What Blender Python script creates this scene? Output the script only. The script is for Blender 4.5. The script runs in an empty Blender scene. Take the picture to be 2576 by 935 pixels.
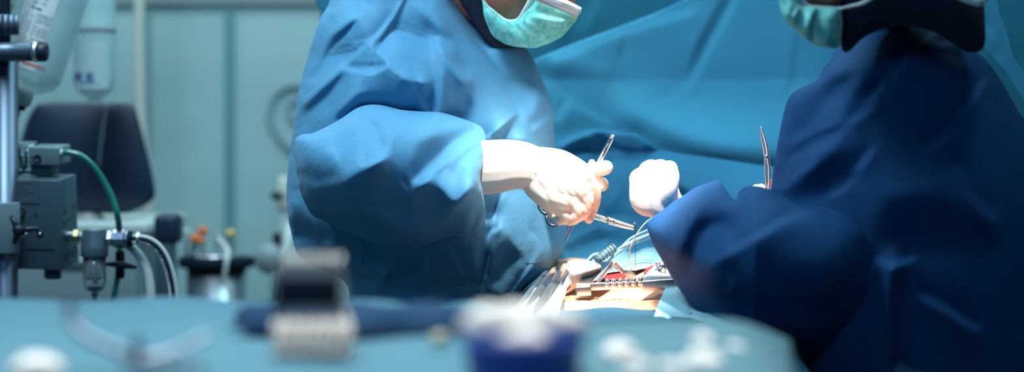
import bpy, bmesh, math, random
import numpy as np
from mathutils import Vector, Matrix
from mathutils.geometry import delaunay_2d_cdt
random.seed(7); rng = np.random.RandomState(7)
PI = math.pi
sc = bpy.context.scene
COL = sc.collection

# ------------------------------------------------------------------ camera, light, exposure
W, H, F, HZ, CZ = 2576, 935, 4420.0, 350.0, 1.35       # image size, focal in px, horizon row, camera height
cam_d = bpy.data.cameras.new('camera'); cam = bpy.data.objects.new('camera', cam_d); COL.objects.link(cam)
cam.location = (0, 0, CZ); cam.rotation_euler = (PI/2, 0, 0)
cam_d.sensor_width = 36; cam_d.lens = F/W*36; cam_d.shift_y = -(H/2-HZ)/W
cam_d.clip_start = .05; cam_d.dof.use_dof = True; cam_d.dof.focus_distance = 2.52; cam_d.dof.aperture_fstop = 1.9
sc.camera = cam
sc.view_settings.view_transform = 'Standard'; sc.view_settings.look = 'None'
sc.view_settings.gamma = 1; sc.view_settings.use_curve_mapping = False; sc.view_settings.exposure = 0.0
sc.cycles.use_denoising = True; sc.cycles.max_bounces = 8; sc.cycles.transparent_max_bounces = 12
sc.cycles.sample_clamp_indirect = 4; sc.cycles.caustics_refractive = False; sc.cycles.caustics_reflective = False
wd = bpy.data.worlds.new('world'); sc.world = wd; wd.use_nodes = True
bg = wd.node_tree.nodes['Background']; bg.inputs[0].default_value = (0.10, 0.34, 0.62, 1); bg.inputs[1].default_value = 0.13

def area(name, loc, tgt, sx, sy, power, col):
    l = bpy.data.lights.new(name, 'AREA'); l.shape = 'RECTANGLE'; l.size = sx; l.size_y = sy; l.energy = power; l.color = col
    o = bpy.data.objects.new(name, l); COL.objects.link(o); o.location = loc
    o.rotation_euler = (Vector(tgt)-Vector(loc)).to_track_quat('-Z', 'Y').to_euler(); return o
def spot(name, loc, tgt, ang, blend, radius, power, col):
    l = bpy.data.lights.new(name, 'SPOT'); l.spot_size = math.radians(ang); l.spot_blend = blend; l.shadow_soft_size = radius
    l.energy = power; l.color = col
    o = bpy.data.objects.new(name, l); COL.objects.link(o); o.location = loc
    o.rotation_euler = (Vector(tgt)-Vector(loc)).to_track_quat('-Z', 'Y').to_euler(); return o
spot('surgical_lamp_light', (0.24, 2.62, 2.75), (0.15, 2.46, 1.14), 17, .9, .06, 640, (1.0, .93, .87))
spot('surgical_lamp_light', (0.06, 1.72, 2.70), (0.13, 2.53, 1.19), 17.5, .8, .08, 430, (1.0, .91, .85))
area('unseen_area_light', (-0.75, 2.15, 2.9), (-0.45, 2.6, 1.2), .6, .5, 42, (.62, .88, 1.0))
area('unseen_area_light', (0.35, 3.35, 2.9), (0.35, 3.2, 0), 1.4, .5, 25, (.50, .90, 1.0))  # added overhead light that brightens the screen drape
area('unseen_area_light', (-1.2, 4.2, 2.9), (-1.2, 4.6, 0), 2.4, .8, 26, (.74, .94, .97))  # added light of its own for the back wall
area('unseen_area_light', (-0.15, 1.25, 2.9), (-0.15, 1.3, 0), .8, .4, 4.6, (1.0, .95, .86)).data.spread = math.radians(50)  # added narrow light for the gauze and clamps on the front table

area('unseen_area_light', (0.75, 2.05, 2.9), (0.6, 2.2, 1.2), .4, .3, 9, (.55, .80, 1.0))  # added small light to bring out the navy gown's folds
area('unseen_area_light', (-0.7, 0.5, 2.9), (-0.3, 2.6, 1.1), 1.2, .8, 17, (.30, .58, 1.0))  # added soft fill from the camera side for the light gown's front

# ------------------------------------------------------------------ materials
MATS = {}
def mat(name, col, rough=.5, metal=0, trans=0, ior=1.45, bump=None, sheen=0, sss=0, spec=.5, alpha=1, emit=None, vary=None, coat=0, translucent=0, bump_fine=None):
    """bump = list of (kind, scale, strength, distance); vary = (colour2, scale)"""
    m = bpy.data.materials.new(name); m.use_nodes = True; nt = m.node_tree; N = nt.nodes; L = nt.links
    b = N['Principled BSDF']
    b.inputs['Base Color'].default_value = (*col, 1); b.inputs['Roughness'].default_value = rough
    b.inputs['Metallic'].default_value = metal; b.inputs['Transmission Weight'].default_value = trans
    b.inputs['IOR'].default_value = ior; b.inputs['Specular IOR Level'].default_value = spec
    b.inputs['Sheen Weight'].default_value = sheen; b.inputs['Alpha'].default_value = alpha
    b.inputs['Coat Weight'].default_value = coat
    if sss:
        b.inputs['Subsurface Weight'].default_value = sss; b.inputs['Subsurface Radius'].default_value = (1, .45, .3); b.inputs['Subsurface Scale'].default_value = .006
    tc = N.new('ShaderNodeTexCoord')
    if vary:
        n = N.new('ShaderNodeTexNoise'); n.inputs['Scale'].default_value = vary[1]; n.inputs['Detail'].default_value = 5
        L.new(tc.outputs['Object'], n.inputs['Vector'])
        r = N.new('ShaderNodeValToRGB'); r.color_ramp.elements[0].color = (*col, 1); r.color_ramp.elements[1].color = (*vary[0], 1)
        r.color_ramp.elements[0].position = .38; r.color_ramp.elements[1].position = .64
        L.new(n.outputs[0], r.inputs[0]); L.new(r.outputs[0], b.inputs['Base Color'])
    prev = None
    for kind, scale, strength, dist in (bump or []):
        if kind == 'noise':
            t = N.new('ShaderNodeTexNoise'); t.inputs['Scale'].default_value = scale; t.inputs['Detail'].default_value = 3; out = t.outputs[0]
        elif kind == 'crease':
            t = N.new('ShaderNodeTexNoise'); t.inputs['Scale'].default_value = scale; t.inputs['Detail'].default_value = 2
            t.noise_type = 'RIDGED_MULTIFRACTAL'; out = t.outputs[0]
        elif kind == 'cells':
            t = N.new('ShaderNodeTexVoronoi'); t.inputs['Scale'].default_value = scale; t.feature = 'F1'; out = t.outputs[0]
        elif kind == 'wave':
            t = N.new('ShaderNodeTexWave'); t.inputs['Scale'].default_value = scale; out = t.outputs[1]
        L.new(tc.outputs['Object'], t.inputs['Vector'])
        bp = N.new('ShaderNodeBump'); bp.inputs['Strength'].default_value = strength; bp.inputs['Distance'].default_value = dist
        L.new(out, bp.inputs['Height'])
        if prev: L.new(prev.outputs[0], bp.inputs['Normal'])
        prev = bp
    if prev: L.new(prev.outputs[0], b.inputs['Normal'])
    if emit: b.inputs['Emission Color'].default_value = (*emit[0], 1); b.inputs['Emission Strength'].default_value = emit[1]
    MATS[name] = m; return m

CL = [('cells', 900, .25, .0004), ('noise', 26, .45, .006), ('crease', 15, .3, .006)]
mat('gown_blue', (.085, .285, .47), .55, sheen=.1, bump=CL, spec=.25)
mat('gown_navy', (.009, .058, .16), .75, bump=[('noise', 30, .4, .004)], spec=.12)
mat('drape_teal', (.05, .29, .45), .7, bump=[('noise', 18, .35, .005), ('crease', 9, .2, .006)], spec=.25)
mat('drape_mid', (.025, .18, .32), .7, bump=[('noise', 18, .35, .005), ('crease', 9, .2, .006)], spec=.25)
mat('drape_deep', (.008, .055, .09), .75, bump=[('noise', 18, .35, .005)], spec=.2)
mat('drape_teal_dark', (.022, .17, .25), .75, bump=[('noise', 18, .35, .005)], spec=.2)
mat('drape_light', (.22, .42, .50), .7, bump=[('noise', 40, .4, .003), ('crease', 25, .3, .003)], spec=.3)
mat('table_drape', (.058, .155, .21), .8, bump=[('noise', 12, .5, .01)], spec=.2)
mat('fold_shade_navy', (.002, .028, .075), .85, spec=.2)  # dark colour of the strip that stands for the drape's shaded fold
mat('tray_drape', (.075, .17, .21), .8, bump=[('noise', 12, .5, .01)], spec=.2)
mat('glove', (.86, .80, .70), .45, sss=.15, bump=[('noise', 60, .12, .002)], spec=.4)
mat('skin', (.58, .19, .13), .5, sss=.2, bump=[('noise', 400, .15, .0006)])
mat('skin_iodine', (.74, .35, .19), .42, sss=.25, bump=[('noise', 150, .15, .0008)])
mat('flesh', (.30, .015, .012), .3, bump=[('noise', 120, .6, .003)])
mat('mask_green', (.12, .56, .50), .75, bump=[('cells', 1100, .3, .0004), ('noise', 90, .5, .0015)], vary=((.30, .72, .64), 120))
mat('mask_white', (.90, .88, .83), .7, bump=[('cells', 900, .3, .0004)])
mat('stitch', (.03, .10, .17), .8)
mat('hood', (.008, .016, .04), .9, bump=[('wave', 60, .3, .001)])
mat('scrub', (.02, .09, .16), .8)
mat('steel', (.50, .53, .58), .22, metal=1)
mat('steel_rough', (.42, .47, .54), .38, metal=1)
mat('steel_bright', (.84, .78, .76), .27, metal=1)
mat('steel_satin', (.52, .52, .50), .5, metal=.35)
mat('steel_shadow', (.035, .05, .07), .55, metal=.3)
mat('steel_dark', (.16, .19, .24), .35, metal=.8)
mat('pole_steel', (.10, .13, .18), .42, metal=.8)
mat('label_faint', (.34, .47, .49), .7)
mat('brass', (.45, .38, .20), .3, metal=1)
mat('alu_paint', (.07, .115, .15), .45, metal=.3)
mat('alu_light', (.17, .25, .28), .45, metal=.3)
mat('black_plastic', (.006, .012, .022), .45)
mat('black_rubber', (.006, .014, .026), .7, spec=.15)
mat('screen_navy', (.007, .018, .045), .5)
mat('white_plastic', (.52, .60, .60), .45)
mat('cream_plastic', (.55, .55, .50), .5)
mat('grey_plastic', (.25, .32, .34), .5)
mat('plate_grey', (.07, .10, .13), .5)
mat('green_tube', (.01, .16, .13), .25, coat=.5)
mat('white_tube', (.62, .66, .64), .35, bump=[('cells', 500, .4, .0008)])
mat('grey_tube', (.25, .38, .44), .4)
mat('bottle_plastic', (.42, .62, .64), .22, alpha=.55, spec=.6)
mat('clear_plastic', (.80, .92, .95), .08, trans=.92, ior=1.2)
mat('clear_tube', (.85, .93, .95), .06, trans=.95, ior=1.3)
mat('paper', (.62, .66, .66), .7)
mat('ink', (.03, .06, .10), .8)
mat('ink_soft', (.22, .28, .32), .8)
mat('ink_red', (.62, .06, .04), .7)
mat('ink_blue', (.01, .05, .22), .7)
mat('orange_plastic', (.75, .15, .02), .5)
mat('yellow_plastic', (.70, .48, .12), .5)
mat('gauze', (.84, .82, .78), .9, bump=[('cells', 500, .6, .001), ('noise', 70, .6, .003)])
mat('vial_tan', (.30, .30, .20), .5)
mat('cup_blue', (.008, .045, .34), .35)
mat('thread_black', (.01, .01, .015), .6)
mat('thread_grey', (.45, .50, .52), .5)
mat('lens', (.02, .03, .04), .2)
def tintmat():
    # stretched latex lets the skin show through at the fingers
    m = MATS['glove']; N = m.node_tree.nodes; L = m.node_tree.links; b = N['Principled BSDF']
    a = N.new('ShaderNodeAttribute'); a.attribute_name = 'stretch'; r = N.new('ShaderNodeMix'); r.data_type = 'RGBA'
    r.inputs[6].default_value = (.86, .80, .70, 1); r.inputs[7].default_value = (.84, .52, .42, 1); L.new(a.outputs['Fac'], r.inputs[0]); L.new(r.outputs[2], b.inputs['Base Color'])
tintmat()
def wallmat():
    m = bpy.data.materials.new('wall_paint'); m.use_nodes = True; N = m.node_tree.nodes; L = m.node_tree.links; b = N['Principled BSDF']
    tc = N.new('ShaderNodeTexCoord'); n = N.new('ShaderNodeTexNoise'); n.inputs['Scale'].default_value = 2.2; n.inputs['Detail'].default_value = 6
    r = N.new('ShaderNodeValToRGB'); r.color_ramp.elements[0].color = (.26, .43, .45, 1); r.color_ramp.elements[1].color = (.36, .54, .55, 1)
    r.color_ramp.elements[0].position = .35; r.color_ramp.elements[1].position = .65
    L.new(tc.outputs['Object'], n.inputs['Vector']); L.new(n.outputs[0], r.inputs[0]); L.new(r.outputs[0], b.inputs['Base Color'])
    b.inputs['Roughness'].default_value = .6; MATS['wall_paint'] = m
wallmat()
mat('wall_seam', (.10, .27, .31), .6)
mat('floor_vinyl', (.05, .10, .12), .4)
mat('ceiling_white', (.14, .18, .19), .8)

# ------------------------------------------------------------------ object helpers
ORG = {}
def P(px, py, Y):
    return Vector(((px-W/2)/F*Y, Y, CZ-(py-HZ)/F*Y))
def tag(o, label=None, cat=None, group=None, kind=None):
    if label: o['label'] = label
    if cat: o['category'] = cat
    if group: o['group'] = group
    if kind: o['kind'] = kind
    return o
def empty(name, loc, label, cat, group=None):
    o = bpy.data.objects.new(name, None); COL.objects.link(o); o.location = loc; o.empty_display_size = .05
    ORG[o.name] = Vector(loc); return tag(o, label, cat, group)
def link(name, verts, faces, m, parent=None, origin=None, smooth=True, flat_angle=None):
    o0 = ORG[parent.name] if parent is not None else (Vector(origin) if origin is not None else None)
    V = [Vector(v) for v in verts]
    if o0 is None:
        a = np.array([list(v) for v in V]); o0 = Vector(((a[:,0].min()+a[:,0].max())/2, (a[:,1].min()+a[:,1].max())/2, a[:,2].min()))
    me = bpy.data.meshes.new(name); me.from_pydata([v-o0 for v in V], [], faces); me.update()
    me.materials.append(MATS[m])
    if smooth: me.shade_smooth()
    o = bpy.data.objects.new(name, me); COL.objects.link(o)
    if parent is not None: o.parent = parent
    else: o.location = o0
    ORG[o.name] = o0
    if flat_angle:
        md = o.modifiers.new('es', 'EDGE_SPLIT'); md.split_angle = math.radians(flat_angle)
    return o

class MB:
    """collects simple shapes into one mesh"""
    def __init__(s): s.v = []; s.f = []
    def add(s, v, f):
        n = len(s.v); s.v += [Vector(a) for a in v]; s.f += [tuple(i+n for i in q) for q in f]; return s
    def box(s, c, d, rot=None, bev=0):
        bm = bmesh.new(); bmesh.ops.create_cube(bm, size=1)
        bmesh.ops.scale(bm, vec=Vector(d), verts=bm.verts)
        if bev: bmesh.ops.bevel(bm, geom=bm.edges[:], offset=bev, segments=3, affect='EDGES', profile=.5)
        M = Matrix.Translation(Vector(c)) @ (rot.to_4x4() if rot else Matrix())
        bm.verts.ensure_lookup_table(); bm.verts.index_update()
        s.add([M @ v.co for v in bm.verts], [[v.index for v in f.verts] for f in bm.faces]); bm.free(); return s
    def tube(s, pts, rad, n=12, cap=True, flat=(1, 1)):
        pts = [Vector(p) for p in pts]; k = len(pts)
        if not hasattr(rad, '__len__'): rad = [rad]*k
        ref = None; rings = []
        for i, p in enumerate(pts):
            t = (pts[min(i+1, k-1)]-pts[max(i-1, 0)]).normalized()
            if ref is None:
                ref = Vector((0, 1, 0)) if abs(t.y) < .8 else Vector((1, 0, 0))
            a = (ref - t*ref.dot(t)).normalized(); b = t.cross(a); ref = a
            rings.append([p + (a*math.cos(2*PI*j/n)*flat[0] + b*math.sin(2*PI*j/n)*flat[1])*rad[i] for j in range(n)])
        v = [q for r in rings for q in r]; f = []
        for i in range(k-1):
            for j in range(n):
                f.append((i*n+j, i*n+(j+1) % n, (i+1)*n+(j+1) % n, (i+1)*n+j))
        if cap: f.append(tuple(range(n))[::-1]); f.append(tuple((k-1)*n+j for j in range(n)))
        return s.add(v, f)
    def lathe(s, c, prof, n=32, axis=(0, 0, 1)):
        """prof: list of (r, h) along axis from c"""
        ax = Vector(axis).normalized(); ref = Vector((0, 1, 0)) if abs(ax.y) < .8 else Vector((1, 0, 0))
        a = (ref-ax*ref.dot(ax)).normalized(); b = ax.cross(a); c = Vector(c); v = []; f = []
        for r, h in prof:
            for j in range(n): v.append(c+ax*h+(a*math.cos(2*PI*j/n)+b*math.sin(2*PI*j/n))*max(r, 1e-5))
        for i in range(len(prof)-1):
            for j in range(n): f.append((i*n+j, i*n+(j+1) % n, (i+1)*n+(j+1) % n, (i+1)*n+j))
        f.append(tuple(range(n))[::-1]); f.append(tuple((len(prof)-1)*n+j for j in range(n)))
        return s.add(v, f)
    def ball(s, c, r, sx=1, sy=1, sz=1, n=16):
        v = []; f = []; c = Vector(c)
        for i in range(n+1):
            th = PI*i/n
            for j in range(2*n):
                ph = PI*j/n; v.append(c+Vector((r*sx*math.sin(th)*math.cos(ph), r*sy*math.sin(th)*math.sin(ph), r*sz*math.cos(th))))
        for i in range(n):
            for j in range(2*n): f.append((i*2*n+j, i*2*n+(j+1) % (2*n), (i+1)*2*n+(j+1) % (2*n), (i+1)*2*n+j))
        return s.add(v, f)
    def build(s, name, m, parent=None, smooth=True, ang=None, origin=None):
        return link(name, s.v, s.f, m, parent, origin, smooth, ang)

def cat(pts, n=8):
    """Catmull-Rom through points (any dimension)"""
    p = [np.array(q, float) for q in pts]; p = [2*p[0]-p[1]]+p+[2*p[-1]-p[-2]]; out = []
    for i in range(1, len(p)-2):
        for k in range(n):
            t = k/n
            out.append(.5*((2*p[i])+(-p[i-1]+p[i+1])*t+(2*p[i-1]-5*p[i]+4*p[i+1]-p[i+2])*t*t+(-p[i-1]+3*p[i]-3*p[i+1]+p[i+2])*t**3))
    out.append(p[-2]); return [tuple(q) for q in out]
def catc(pts, n=6):
    p = [np.array(q, float) for q in pts]; m = len(p); out = []
    for i in range(m):
        a, b, c, d = p[i-1], p[i], p[(i+1) % m], p[(i+2) % m]
        for k in range(n):
            t = k/n; out.append(.5*((2*b)+(-a+c)*t+(2*a-5*b+4*c-d)*t*t+(-a+3*b-3*c+d)*t**3))
    return np.array(out)
def pxpath(pts, n=8):
    return [P(*q) for q in cat(pts, n)]

def blob(name, chains, m, parent, voxel=.0016, smooth=6, extra=None):
    """one continuous surface grown from tapering chains: each a list of (x, y, z, r [, flat_y])"""
    mb = MB()
    for ch in chains:
        ch = [tuple(c) for c in ch]
        if len(ch) > 1:
            c = cat(ch, 11)
            for i, q in enumerate(c):
                fl = q[4] if len(q) > 4 else 1
                mb.ball(q[:3], max(q[3], .002), 1, fl, 1, n=9)
        else:
            q = ch[0]; mb.ball(q[:3], q[3], 1, q[4] if len(q) > 4 else 1, 1, n=12)
    me = bpy.data.meshes.new('t'); me.from_pydata([tuple(v) for v in mb.v], [], mb.f); me.update()
    o = bpy.data.objects.new('t', me); COL.objects.link(o)
    r = o.modifiers.new('r', 'REMESH'); r.mode = 'VOXEL'; r.voxel_size = voxel; r.use_smooth_shade = True
    s = o.modifiers.new('s', 'SMOOTH'); s.factor = .5; s.iterations = smooth
    dg = bpy.context.evaluated_depsgraph_get(); dg.update()
    m2 = bpy.data.meshes.new_from_object(o.evaluated_get(dg))
    n = len(m2.vertices); co = np.empty(n*3); m2.vertices.foreach_get('co', co); co = co.reshape(-1, 3)
    fs = [tuple(p.vertices) for p in m2.polygons]
    COL.objects.unlink(o); bpy.data.objects.remove(o); bpy.data.meshes.remove(m2)
    if extra is not None: co = extra(co)
    return link(name, co, fs, m, parent)
def C(px, py, Y, rpx, fl=1):
    p = P(px, py, Y); return (p.x, p.y, p.z, rpx/F*Y, fl)

# ------------------------------------------------------------------ cloth relief built from traced outline and folds
def inpoly(px, py, poly):
    x, y = px, py; ins = np.zeros(x.shape, bool); n = len(poly)
    for i in range(n):
        x1, y1 = poly[i]; x2, y2 = poly[(i+1) % n]
        if y1 == y2: continue
        c = ((y1 > y) != (y2 > y)) & (x < (x2-x1)*(y-y1)/(y2-y1)+x1); ins ^= c
    return ins
def blur(a, s):
    if s <= 0: return a
    r = int(3*s)+1; k = np.exp(-.5*(np.arange(-r, r+1)/s)**2); k /= k.sum()
    a = np.apply_along_axis(lambda v: np.convolve(np.pad(v, r, 'edge'), k, 'valid'), 0, a)
    return np.apply_along_axis(lambda v: np.convolve(np.pad(v, r, 'edge'), k, 'valid'), 1, a)
def fold_field(X, Y, pts, A, wl, wr, taper=.22):
    """ridge (A>0) or crease (A<0), A in mm; wl/wr falloff px on the two sides (left/right walking along pts, image y down)"""
    p = np.array(cat([q[:2] for q in pts], 5)) if len(pts) > 2 else np.array([q[:2] for q in pts], float)
    seg = np.hypot(*(p[1:]-p[:-1]).T); cum = np.concatenate([[0], np.cumsum(seg)]); tot = cum[-1]
    best = np.full(X.shape, 1e9); sd = np.zeros(X.shape); tt = np.zeros(X.shape)
    for i in range(len(p)-1):
        a, b = p[i], p[i+1]; d = b-a; l2 = max(d@d, 1e-6)
        u = np.clip(((X-a[0])*d[0]+(Y-a[1])*d[1])/l2, 0, 1)
        qx = X-a[0]-u*d[0]; qy = Y-a[1]-u*d[1]; ds = np.hypot(qx, qy); k = ds < best
        best = np.where(k, ds, best); tt = np.where(k, (cum[i]+u*seg[i])/tot, tt)
        sd = np.where(k, d[0]*qy-d[1]*qx, sd)
    w = np.where(sd < 0, wl, wr)*1.5
    x = best/w
    prof = np.exp(-x*1.25)*(1+.35*np.minimum(x, 2.0))*np.clip(1.15-x/4, 0, 1)/1.15
    tp = np.clip(np.minimum(tt, 1-tt)/taper, 0, 1); tp = tp*tp*(3-2*tp); tp = .25+.75*tp
    return A*tp*prof
def noise2(X, Y, sc_, ang=0, stretch=1, seed=0):
    """smooth value noise"""
    r = np.random.RandomState(seed); c, s = math.cos(ang), math.sin(ang)
    u = (X*c+Y*s)/sc_/stretch+50; v = (-X*s+Y*c)/sc_+50
    G = r.rand(256, 256); iu, iv = np.floor(u).astype(int), np.floor(v).astype(int); fu, fv = u-iu, v-iv
    fu = fu*fu*(3-2*fu); fv = fv*fv*(3-2*fv); g = lambda a, b: G[a % 256, b % 256]
    return (g(iu, iv)*(1-fu)+g(iu+1, iv)*fu)*(1-fv)+(g(iu, iv+1)*(1-fu)+g(iu+1, iv+1)*fu)*fv-.5

def slope_field(X, Y, items, base, mm_px, smax=2.3, L=(-.22, -.975), mu=.14, eps=.00035, step=5.0, presoft=.6):
    """cloth folds: each item says how far that patch of cloth leans up (+) or under (-); the heights that give those
    slopes are found by least squares, so patches meet in creases"""
    B = np.full(X.shape, float(base))
    for it in items:
        (ox, oy, s_), kind, pts, soft = it[0], it[1], it[2], it[3]
        if kind == 'p':
            q = np.array([(a/s_+ox, b/s_+oy) for a, b, *_ in pts]); v = np.array([p[2] for p in pts])
            m = inpoly(X, Y, [tuple(t) for t in q]).astype(float)
            W_ = np.zeros(X.shape); S_ = np.zeros(X.shape)
            for (a, b), c in zip(q, v):
                w = 1/((X-a)**2+(Y-b)**2+60); W_ += w; S_ += w*c
            val = S_/W_
            m = blur(m, soft/step)
        else:                                                  # stroke: pts, soft, width, value
            q = cat([(a/s_+ox, b/s_+oy) for a, b in pts], 4) if len(pts) > 2 else [(a/s_+ox, b/s_+oy) for a, b in pts]
            d = np.full(X.shape, 1e9)
            for i in range(len(q)-1):
                a, b = q[i], q[i+1]; dx, dy = b[0]-a[0], b[1]-a[1]; l2 = dx*dx+dy*dy+1e-9
                t = np.clip(((X-a[0])*dx+(Y-a[1])*dy)/l2, 0, 1); d = np.minimum(d, np.hypot(X-a[0]-t*dx, Y-a[1]-t*dy))
            w = it[4]/s_/2; m = np.clip((w-d)/max(soft, step*.7)+.5, 0, 1); val = it[5]
        B = B*(1-m)+val*m
    if presoft: B = blur(B, presoft)
    g = smax*B
    pad = 24; gp = np.pad(g, pad, 'edge'); ny, nx = gp.shape
    g0 = gp.mean(); G = np.fft.fft2(gp-g0)
    ky = 2*PI*np.fft.fftfreq(ny, step)[:, None]; kx = 2*PI*np.fft.fftfreq(nx, step)[None]
    lx, ly = -L[0], -L[1]; kl = kx*lx+ky*ly; kt = -kx*ly+ky*lx
    Hh = -1j*kl*G/(kl*kl+mu*kt*kt+eps)
    h = np.real(np.fft.ifft2(Hh))[pad:-pad, pad:-pad]
    return h*mm_px

def relief(name, outline, Y0, bulge, m, parent, folds=(), ctrl=(), step=5, soft=1.0, back=.08, rn=6, depthfn=None, lifts=(),
           noise=(), thin=None, slopes=None, zclip=None, inflate_pow=.5, gain=1.0):
    poly = catc(outline, rn)
    x0, y0 = poly.min(0)-2*step; x1, y1 = poly.max(0)+2*step
    gx = np.arange(x0, x1+step, step); gy = np.arange(y0, y1+step, step); X, Yg = np.meshgrid(gx, gy)
    ins = inpoly(X, Yg, poly)
    u = np.zeros(X.shape)
    if bulge:
        q = 2 if max(X.shape) > 90 else 1                      # solve on a coarser grid
        Xc, Yc = X[::q, ::q], Yg[::q, ::q]; ic = ins[::q, ::q]; uc = np.zeros(Xc.shape)
        for _ in range(2600):
            s = np.zeros_like(uc); s[1:-1, 1:-1] = (uc[:-2, 1:-1]+uc[2:, 1:-1]+uc[1:-1, :-2]+uc[1:-1, 2:])/4+.25
            uc = np.where(ic, s, 0)
        uc /= uc.max()
        iy = np.arange(X.shape[0])/q; ix = np.arange(X.shape[1])/q
        y_ = np.clip(iy.astype(int), 0, uc.shape[0]-2); x_ = np.clip(ix.astype(int), 0, uc.shape[1]-2); fy = np.clip(iy-y_, 0, 1)[:, None]; fx = np.clip(ix-x_, 0, 1)[None]
        u = (uc[y_][:, x_]*(1-fy)+uc[y_+1][:, x_]*fy)*(1-fx)+(uc[y_][:, x_+1]*(1-fy)+uc[y_+1][:, x_+1]*fy)*fx
        u = blur(u, q*.8)
    hgt = np.zeros(X.shape)
    if len(ctrl):
        cv, ce, ch = [], [], []
        for ln in ctrl:
            for i, (a, b, h) in enumerate(ln):
                cv.append(Vector((a, b))); ch.append(h)
                if i: ce.append((len(cv)-2, len(cv)-1))
        for a, b in ((x0-9, y0-9), (x1+9, y0-9), (x1+9, y1+9), (x0-9, y1+9)): cv.append(Vector((a, b))); ch.append(0)
        for a, b in poly[::4]: cv.append(Vector((a, b))); ch.append(0)
        ov, oe, of, ovi, _, _ = delaunay_2d_cdt(cv, ce, [], 0, 1e-4)
        hh = []
        for k, src in enumerate(ovi):
            if len(src): hh.append(np.mean([ch[s] for s in src]))
            else: hh.append(None)
        known = [(ov[k], hh[k]) for k in range(len(ov)) if hh[k] is not None]
        for k in range(len(ov)):
            if hh[k] is None:
                d = sorted((( (ov[k]-a).length, h) for a, h in known))[:2]; hh[k] = (d[0][1]*d[1][0]+d[1][1]*d[0][0])/(d[0][0]+d[1][0]+1e-9)
        for f in of:
            for t in range(1, len(f)-1):
                a, b, c = ov[f[0]], ov[f[t]], ov[f[t+1]]
                i0 = max(int((min(a.x, b.x, c.x)-x0)/step), 0); i1 = int((max(a.x, b.x, c.x)-x0)/step)+2
                j0 = max(int((min(a.y, b.y, c.y)-y0)/step), 0); j1 = int((max(a.y, b.y, c.y)-y0)/step)+2
                xs = X[j0:j1, i0:i1]; ys = Yg[j0:j1, i0:i1]
                det = (b.y-c.y)*(a.x-c.x)+(c.x-b.x)*(a.y-c.y)
                if abs(det) < 1e-9 or not xs.size: continue
                l1 = ((b.y-c.y)*(xs-c.x)+(c.x-b.x)*(ys-c.y))/det; l2 = ((c.y-a.y)*(xs-c.x)+(a.x-c.x)*(ys-c.y))/det; l3 = 1-l1-l2
                k = (l1 >= -1e-6) & (l2 >= -1e-6) & (l3 >= -1e-6)
                sub = hgt[j0:j1, i0:i1]; sub[k] = (l1*hh[f[0]]+l2*hh[f[t]]+l3*hh[f[t+1]])[k]
    if slopes: hgt += slope_field(X, Yg, slopes[0], slopes[1], Y0/F*1000, step=step, **(slopes[2] if len(slopes) > 2 else {}))
    for fd in folds: hgt += fold_field(X, Yg, *fd)
    for (a, s_, ang, st, sd) in noise:
        n_ = noise2(X, Yg, s_, ang, st, sd)+.5*noise2(X, Yg, s_*.53, ang, st, sd+1)
        hgt += a*(1-2*np.abs(n_)) if a > 0 else -a*n_*2
    hgt = blur(hgt, soft)*gain
    edge = np.clip(u*14, 0, 1) if bulge else np.ones(X.shape)
    base = np.zeros(X.shape) if depthfn is None else depthfn(X, Yg)
    lift = np.zeros(X.shape)
    for (a, b, r_, am) in lifts: lift += am*np.exp(-((X-a)**2+(Yg-b)**2)/(r_*r_))
    front = Y0+base-bulge*u**inflate_pow-hgt/1000*(edge*.85+.15)-lift
    backd = Y0+base+(back*u**inflate_pow if thin is None else 0)
    if thin is not None: backd = front+thin
    # triangulate inside the outline
    seg = np.hypot(*(np.roll(poly, -1, 0)-poly).T); bd = []
    for i, L in enumerate(seg):
        k = max(1, int(round(L/step)))
        for t in range(k): bd.append(poly[i]+(poly[(i+1) % len(poly)]-poly[i])*t/k)
    bd = np.array(bd); nb = len(bd)
    er = ins.copy(); ii = [(xx, yy) for xx, yy in zip(X[er], Yg[er])]
    ii = np.array(ii)
    # drop those too close to the boundary
    cell = {}
    for a, b in bd: cell.setdefault((int(a//(step*2)), int(b//(step*2))), []).append((a, b))
    keep = []
    for a, b in ii:
        ca, cb = int(a//(step*2)), int(b//(step*2)); ok = True
        for da in (-1, 0, 1):
            for db in (-1, 0, 1):
                for (c, d) in cell.get((ca+da, cb+db), ()):
                    if (a-c)**2+(b-d)**2 < (step*.55)**2: ok = False; break
        if ok: keep.append((a, b))
    allp = [Vector(p) for p in bd]+[Vector(p) for p in keep]
    ov, oe, of, ovi, _, _ = delaunay_2d_cdt(allp, [(i, (i+1) % nb) for i in range(nb)], [], 1, 1e-5)
    A = np.array([(v.x, v.y) for v in ov]); fx = (A[:, 0]-x0)/step; fy = (A[:, 1]-y0)/step
    def samp(G):
        i = np.clip(fx.astype(int), 0, X.shape[1]-2); j = np.clip(fy.astype(int), 0, X.shape[0]-2); a = fx-i; b = fy-j
        return (G[j, i]*(1-a)+G[j, i+1]*a)*(1-b)+(G[j+1, i]*(1-a)+G[j+1, i+1]*a)*b
    fr = samp(front); bk = samp(backd)
    n = len(A); V = [P(A[i, 0], A[i, 1], fr[i]) for i in range(n)]+[P(A[i, 0], A[i, 1], max(bk[i], fr[i]+.001)) for i in range(n)]
    FA = []; cnt = {}
    for f in of:
        g = tuple(f); FA.append(g)
        for t in range(len(g)):
            e = (g[t], g[(t+1) % len(g)]); cnt[e] = 1
    faces = list(FA)+[tuple(i+n for i in g[::-1]) for g in FA]
    for (a, b) in list(cnt):
        if (b, a) not in cnt: faces.append((b, a, a+n, b+n))
    # orient so that front faces look at the camera
    v0, v1, v2 = (V[i] for i in faces[0][:3])
    if (v1-v0).cross(v2-v0).y > 0: faces = [f[::-1] for f in faces]
    return link(name, V, faces, m, parent)

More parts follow.
